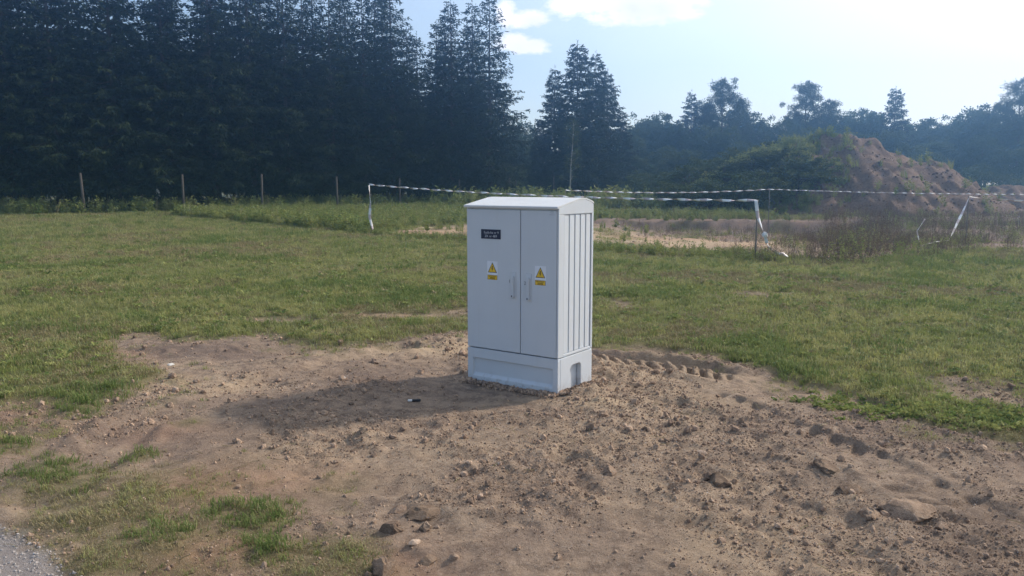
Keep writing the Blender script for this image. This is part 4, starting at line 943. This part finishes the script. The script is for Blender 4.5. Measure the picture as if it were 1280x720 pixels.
def weed(seed, ns, h, spread, mat, leaf=.05, nleaf=10, lw=.5, stemw=.006, nm='weed'):
    rs2 = np.random.RandomState(seed); V = []; Fq = []
    for k in range(ns):
        a = rs2.uniform(0, 6.28); r_ = spread*rs2.rand(); b = np.array([cos(a)*r_*.4, sin(a)*r_*.4, -.02]); hh = h*rs2.uniform(.5, 1.15); tip = np.array([cos(a)*r_, sin(a)*r_, hh]); sd2 = np.array([-sin(a), cos(a), 0])*stemw
        i0 = len(V); V += [b-sd2, b+sd2, tip+sd2*.3, tip-sd2*.3]; Fq.append((i0, i0+1, i0+2, i0+3))
        for j in range(nleaf):
            t_ = rs2.uniform(.12, 1.0); p_ = b+(tip-b)*t_; d = rnd3(1, rs2)[0]; d[2] = d[2]*.5+.25; s2 = np.cross(d, rnd3(1, rs2)[0]); s2 /= np.linalg.norm(s2)+1e-6; l = leaf*rs2.uniform(.6, 1.3)
            i0 = len(V); V += [p_, p_+d*l*.5+s2*l*lw*.5, p_+d*l, p_+d*l*.5-s2*l*lw*.5]; Fq.append((i0, i0+1, i0+2, i0+3))
    return mesh_from(V, Fq, mat, nm)
# tall green weeds: strip in front of the spruces, rim of the basin
WF = [G(*p) for p in [(195, 268), (300, 277), (440, 292), (583, 304), (745, 316), (880, 323), (925, 328)]]
def wline(x): return np.interp(x, [a for a, _ in WF], [b for _, b in WF])
N = 60000; x_ = rs.uniform(-20, 12, N); y_ = rs.uniform(14, 60, N); L_ = wline(x_)
fy_ = f0.y+(x_-f0.x)*(fd.y/fd.x)
front_edge = (y_ > L_+.35*fbm(x_, y_, 1, 3, 91)) & (y_ < L_+2.2) & (x_ > -17) & (x_ < 5.5)
strip = (y_ > L_) & (y_ < fy_+1) & (x_ > -17) & (x_ < 5)
bs = poly_sd(x_, y_, BASIN) > -.4
farr = (y_ > 34.3) & (y_ < 40) & (x_ > -2) & (x_ < 14)
pr_ = np.where(front_edge, .95, np.where(strip, .55, np.where(farr, .6, 0)))*np.where(bs, np.where((x_ > -1) & (y_ > 31.5), .16, .05), 1)
pr_ *= np.clip(.7+1.1*fbm(x_, y_, 1.6, 3, 92), .15, 1)
keep = rs.rand(N) < pr_; x_, y_ = x_[keep], y_[keep]; L_ = wline(x_)
sc = rs.uniform(.5, 1.15, len(x_))*np.where(y_ < 26, np.where(x_ > -6, .55, .8), 1.0); sc = np.where((x_ < -4.5) & (y_ < L_+3), sc*1.25, sc)
wsrc = [src('weed', weed(401, 9, .36, .16, m_weed, .085, 11)), src('weed', weed(402, 10, .42, .18, m_weed, .07, 12, .4)), src('weed', tuft(403, 40, .14, .36, .014, m_weed, .7)), src('weed', weed(404, 6, .5, .12, m_dry, .05, 6, .4)), src('weed', tuft(405, 36, .12, .30, .012, m_grass, .7))]
var = rs.choice(5, len(x_), p=[.30, .24, .2, .08, .18])
gn_scatter('green_weeds', np.stack([x_, y_, gh(x_, y_)], 1), rots(len(x_), .12), sc, var, wsrc, 'knee high green weeds along the unmown strip and the basin rim', 'weeds')
print('weeds', len(x_))
# undergrowth beneath spruces and in front of the wood
N = 9000; s1 = rs.uniform(-16, 40, N); o1 = rs.uniform(-.3, 11, N); x_ = f0.x+fd.x*s1+fn.x*o1; y_ = f0.y+fd.y*s1+fn.y*o1
keep = rs.rand(N) < np.clip(.55+1.1*fbm(x_, y_, 3, 3, 95), .02, 1)*np.where(o1 < 1.2, .6, 1); x_, y_ = x_[keep], y_[keep]
gn_scatter('undergrowth', np.stack([x_, y_, np.zeros(len(x_))], 1), rots(len(x_), .1), rs.uniform(.8, 2.2, len(x_)), rs.choice(4, len(x_), p=[.4, .35, .1, .15]), wsrc[:4], 'pale green undergrowth between the spruce trunks', 'undergrowth')
N = 3500; x_ = rs.uniform(-5, 70, N); y_ = rs.uniform(50, 75, N)
gn_scatter('undergrowth', np.stack([x_, y_, np.zeros(N)], 1), rots(N, .1), rs.uniform(1.5, 3.5, N), rs.choice(3, N), wsrc[:3], 'low green undergrowth at the foot of the hazy wood', 'undergrowth')
# dry brown weeds by the basin and heap
N = 14000; x_ = rs.uniform(4.5, 30, N); y_ = rs.uniform(15, 41, N); px_ = 640+F*x_/y_; py_ = 230+1550/y_
den = np.exp(-((px_-1065)/110)**2-((y_-20)/4.0)**2)*.85+np.exp(-((px_-945)/28)**2-((y_-16.4)/.7)**2)*2.0+np.exp(-((px_-1010)/60)**2-((y_-17.0)/.8)**2)*1.6+.24*(px_ > 1000)*(y_ > 18)+np.exp(-((px_-1150)/60)**2-((y_-18.6)/.9)**2)*.7+np.exp(-((px_-1140)/100)**2-((y_-30)/9)**2)*.35+.35*(px_ > 770)*(y_ > 30)*(y_ < 36)+.10*(px_ > 760)*(y_ > 22)
den *= np.clip(.8+.9*fbm(x_, y_, .8, 3, 97), .1, 1.5); keep = rs.rand(N) < den; x_, y_, px_ = x_[keep], y_[keep], px_[keep]
bsrc = [src('dry_weed', weed(501, 9, .60, .38, m_brown, .04, 14, .35, .003)), src('dry_weed', weed(502, 7, .85, .42, m_brown, .03, 20, .4, .003)), src('dry_weed', weed(503, 10, .45, .40, m_brown, .045, 14, .4, .003)), src('dry_weed', weed(504, 8, .45, .3, m_weed, .06, 12, .4, .005)), src('dry_weed', weed(505, 6, .6, .35, m_dry, .03, 14, .4, .003))]
sc = rs.uniform(.5, 1.05, len(x_))*np.where(px_ < 1030, .62, 1.0)*np.where(px_ > 1120, .75, 1)
gn_scatter('dry_weeds', np.stack([x_, y_, gh(x_, y_)], 1), rots(len(x_), .15), sc, rs.choice(5, len(x_), p=[.28, .24, .22, .16, .10]), bsrc, 'brown dry weeds standing between the basin and the soil heap', 'weeds')
print('dry weeds', len(x_))
# green weeds at the right front edge of the lawn and creeping on heap
N = 420; cx, cy = G(1235, 525); x_ = rs.normal(cx, .55, N); y_ = rs.normal(cy, .16, N)-(x_-cx)*.35; 
lf = [src('leafy_weed', weed(601, 6, .07, .09, m_weed, .06, 5, .45, .002)), src('leafy_weed', weed(602, 7, .05, .1, m_lush, .05, 5, .5, .002))]
keep = np.abs(x_-cx) < 1.3; x_, y_ = x_[keep], y_[keep]
gn_scatter('leafy_weeds', np.stack([x_, y_, gh(x_, y_)], 1), rots(len(x_), .1), rs.uniform(.3, .75, len(x_)), rs.choice(2, len(x_)), lf, 'low leafy weeds on the lawn edge at the right', 'weeds')
idx = rs.choice(len(hx), 9000); hx_, hy_, hz_ = hx[idx], hy[idx], hz[idx]; pxx = 640+F*hx_/hy_
keep = (hz_ > .05) & (rs.rand(9000) < np.where(pxx < 1010, .9, np.where(pxx < 1060, .30, .035))) & (hy_ < 47); hx_, hy_, hz_ = hx_[keep], hy_[keep], hz_[keep]
gn_scatter('heap_weeds', np.stack([hx_, hy_, hz_], 1), rots(len(hx_), .2), rs.uniform(.7, 1.6, len(hx_)), rs.choice(3, len(hx_)), wsrc[:3], 'green weeds growing over the left slope of the soil heap', 'weeds')
idx = rs.choice(len(hx), 6000); hx_, hy_, hz_ = hx[idx], hy[idx], hz[idx]; keep = hz_ > .0
gn_scatter('soil_crumbs', np.stack([hx_, hy_, hz_], 1)[keep], rs.uniform(0, 6.28, (keep.sum(), 3)), (.02+.08*rs.rand(keep.sum())**5), rs.randint(0, 6, keep.sum()), hsrc, 'clods of soil on the surface of the large heap', 'soil clods')
N = 2500; x_ = rs.uniform(3, 34, N); y_ = rs.uniform(18, 42, N); keep = (poly_sd(x_, y_, BASIN) > 0) | (y_ > 34) & (x_ > 12); x_, y_ = x_[keep], y_[keep]
gn_scatter('soil_crumbs', np.stack([x_, y_, gh(x_, y_)], 1), rs.uniform(0, 6.28, (len(x_), 3)), .015+.05*rs.rand(len(x_))**5, rs.randint(0, 4, len(x_)), srcs, 'lumps of soil strewn over the excavated ground', 'soil clods')

# ------------------------------------------------------------------ haze
m_haze = bpy.data.materials.new('haze'); m_haze.use_nodes = True; t = NT(m_haze.node_tree); t.n.clear()
pv = t.node('ShaderNodeVolumePrincipled'); pv.inputs['Color'].default_value = (.32, .60, 1.0, 1); pv.inputs['Density'].default_value = .0044; pv.inputs['Anisotropy'].default_value = .88  # volume added to imitate bluish lens glare, strongest towards the sun
mo = t.node('ShaderNodeOutputMaterial'); t.l.new(pv.outputs[0], mo.inputs['Volume'])
mb = MB(); mb.box(-75, 95, -40, 118, -3.0, 18.5); hz_o = mb.build('haze', [m_haze]); tag(hz_o, kind='stuff', label='thin bluish haze added to imitate lens glare over the field and wood')
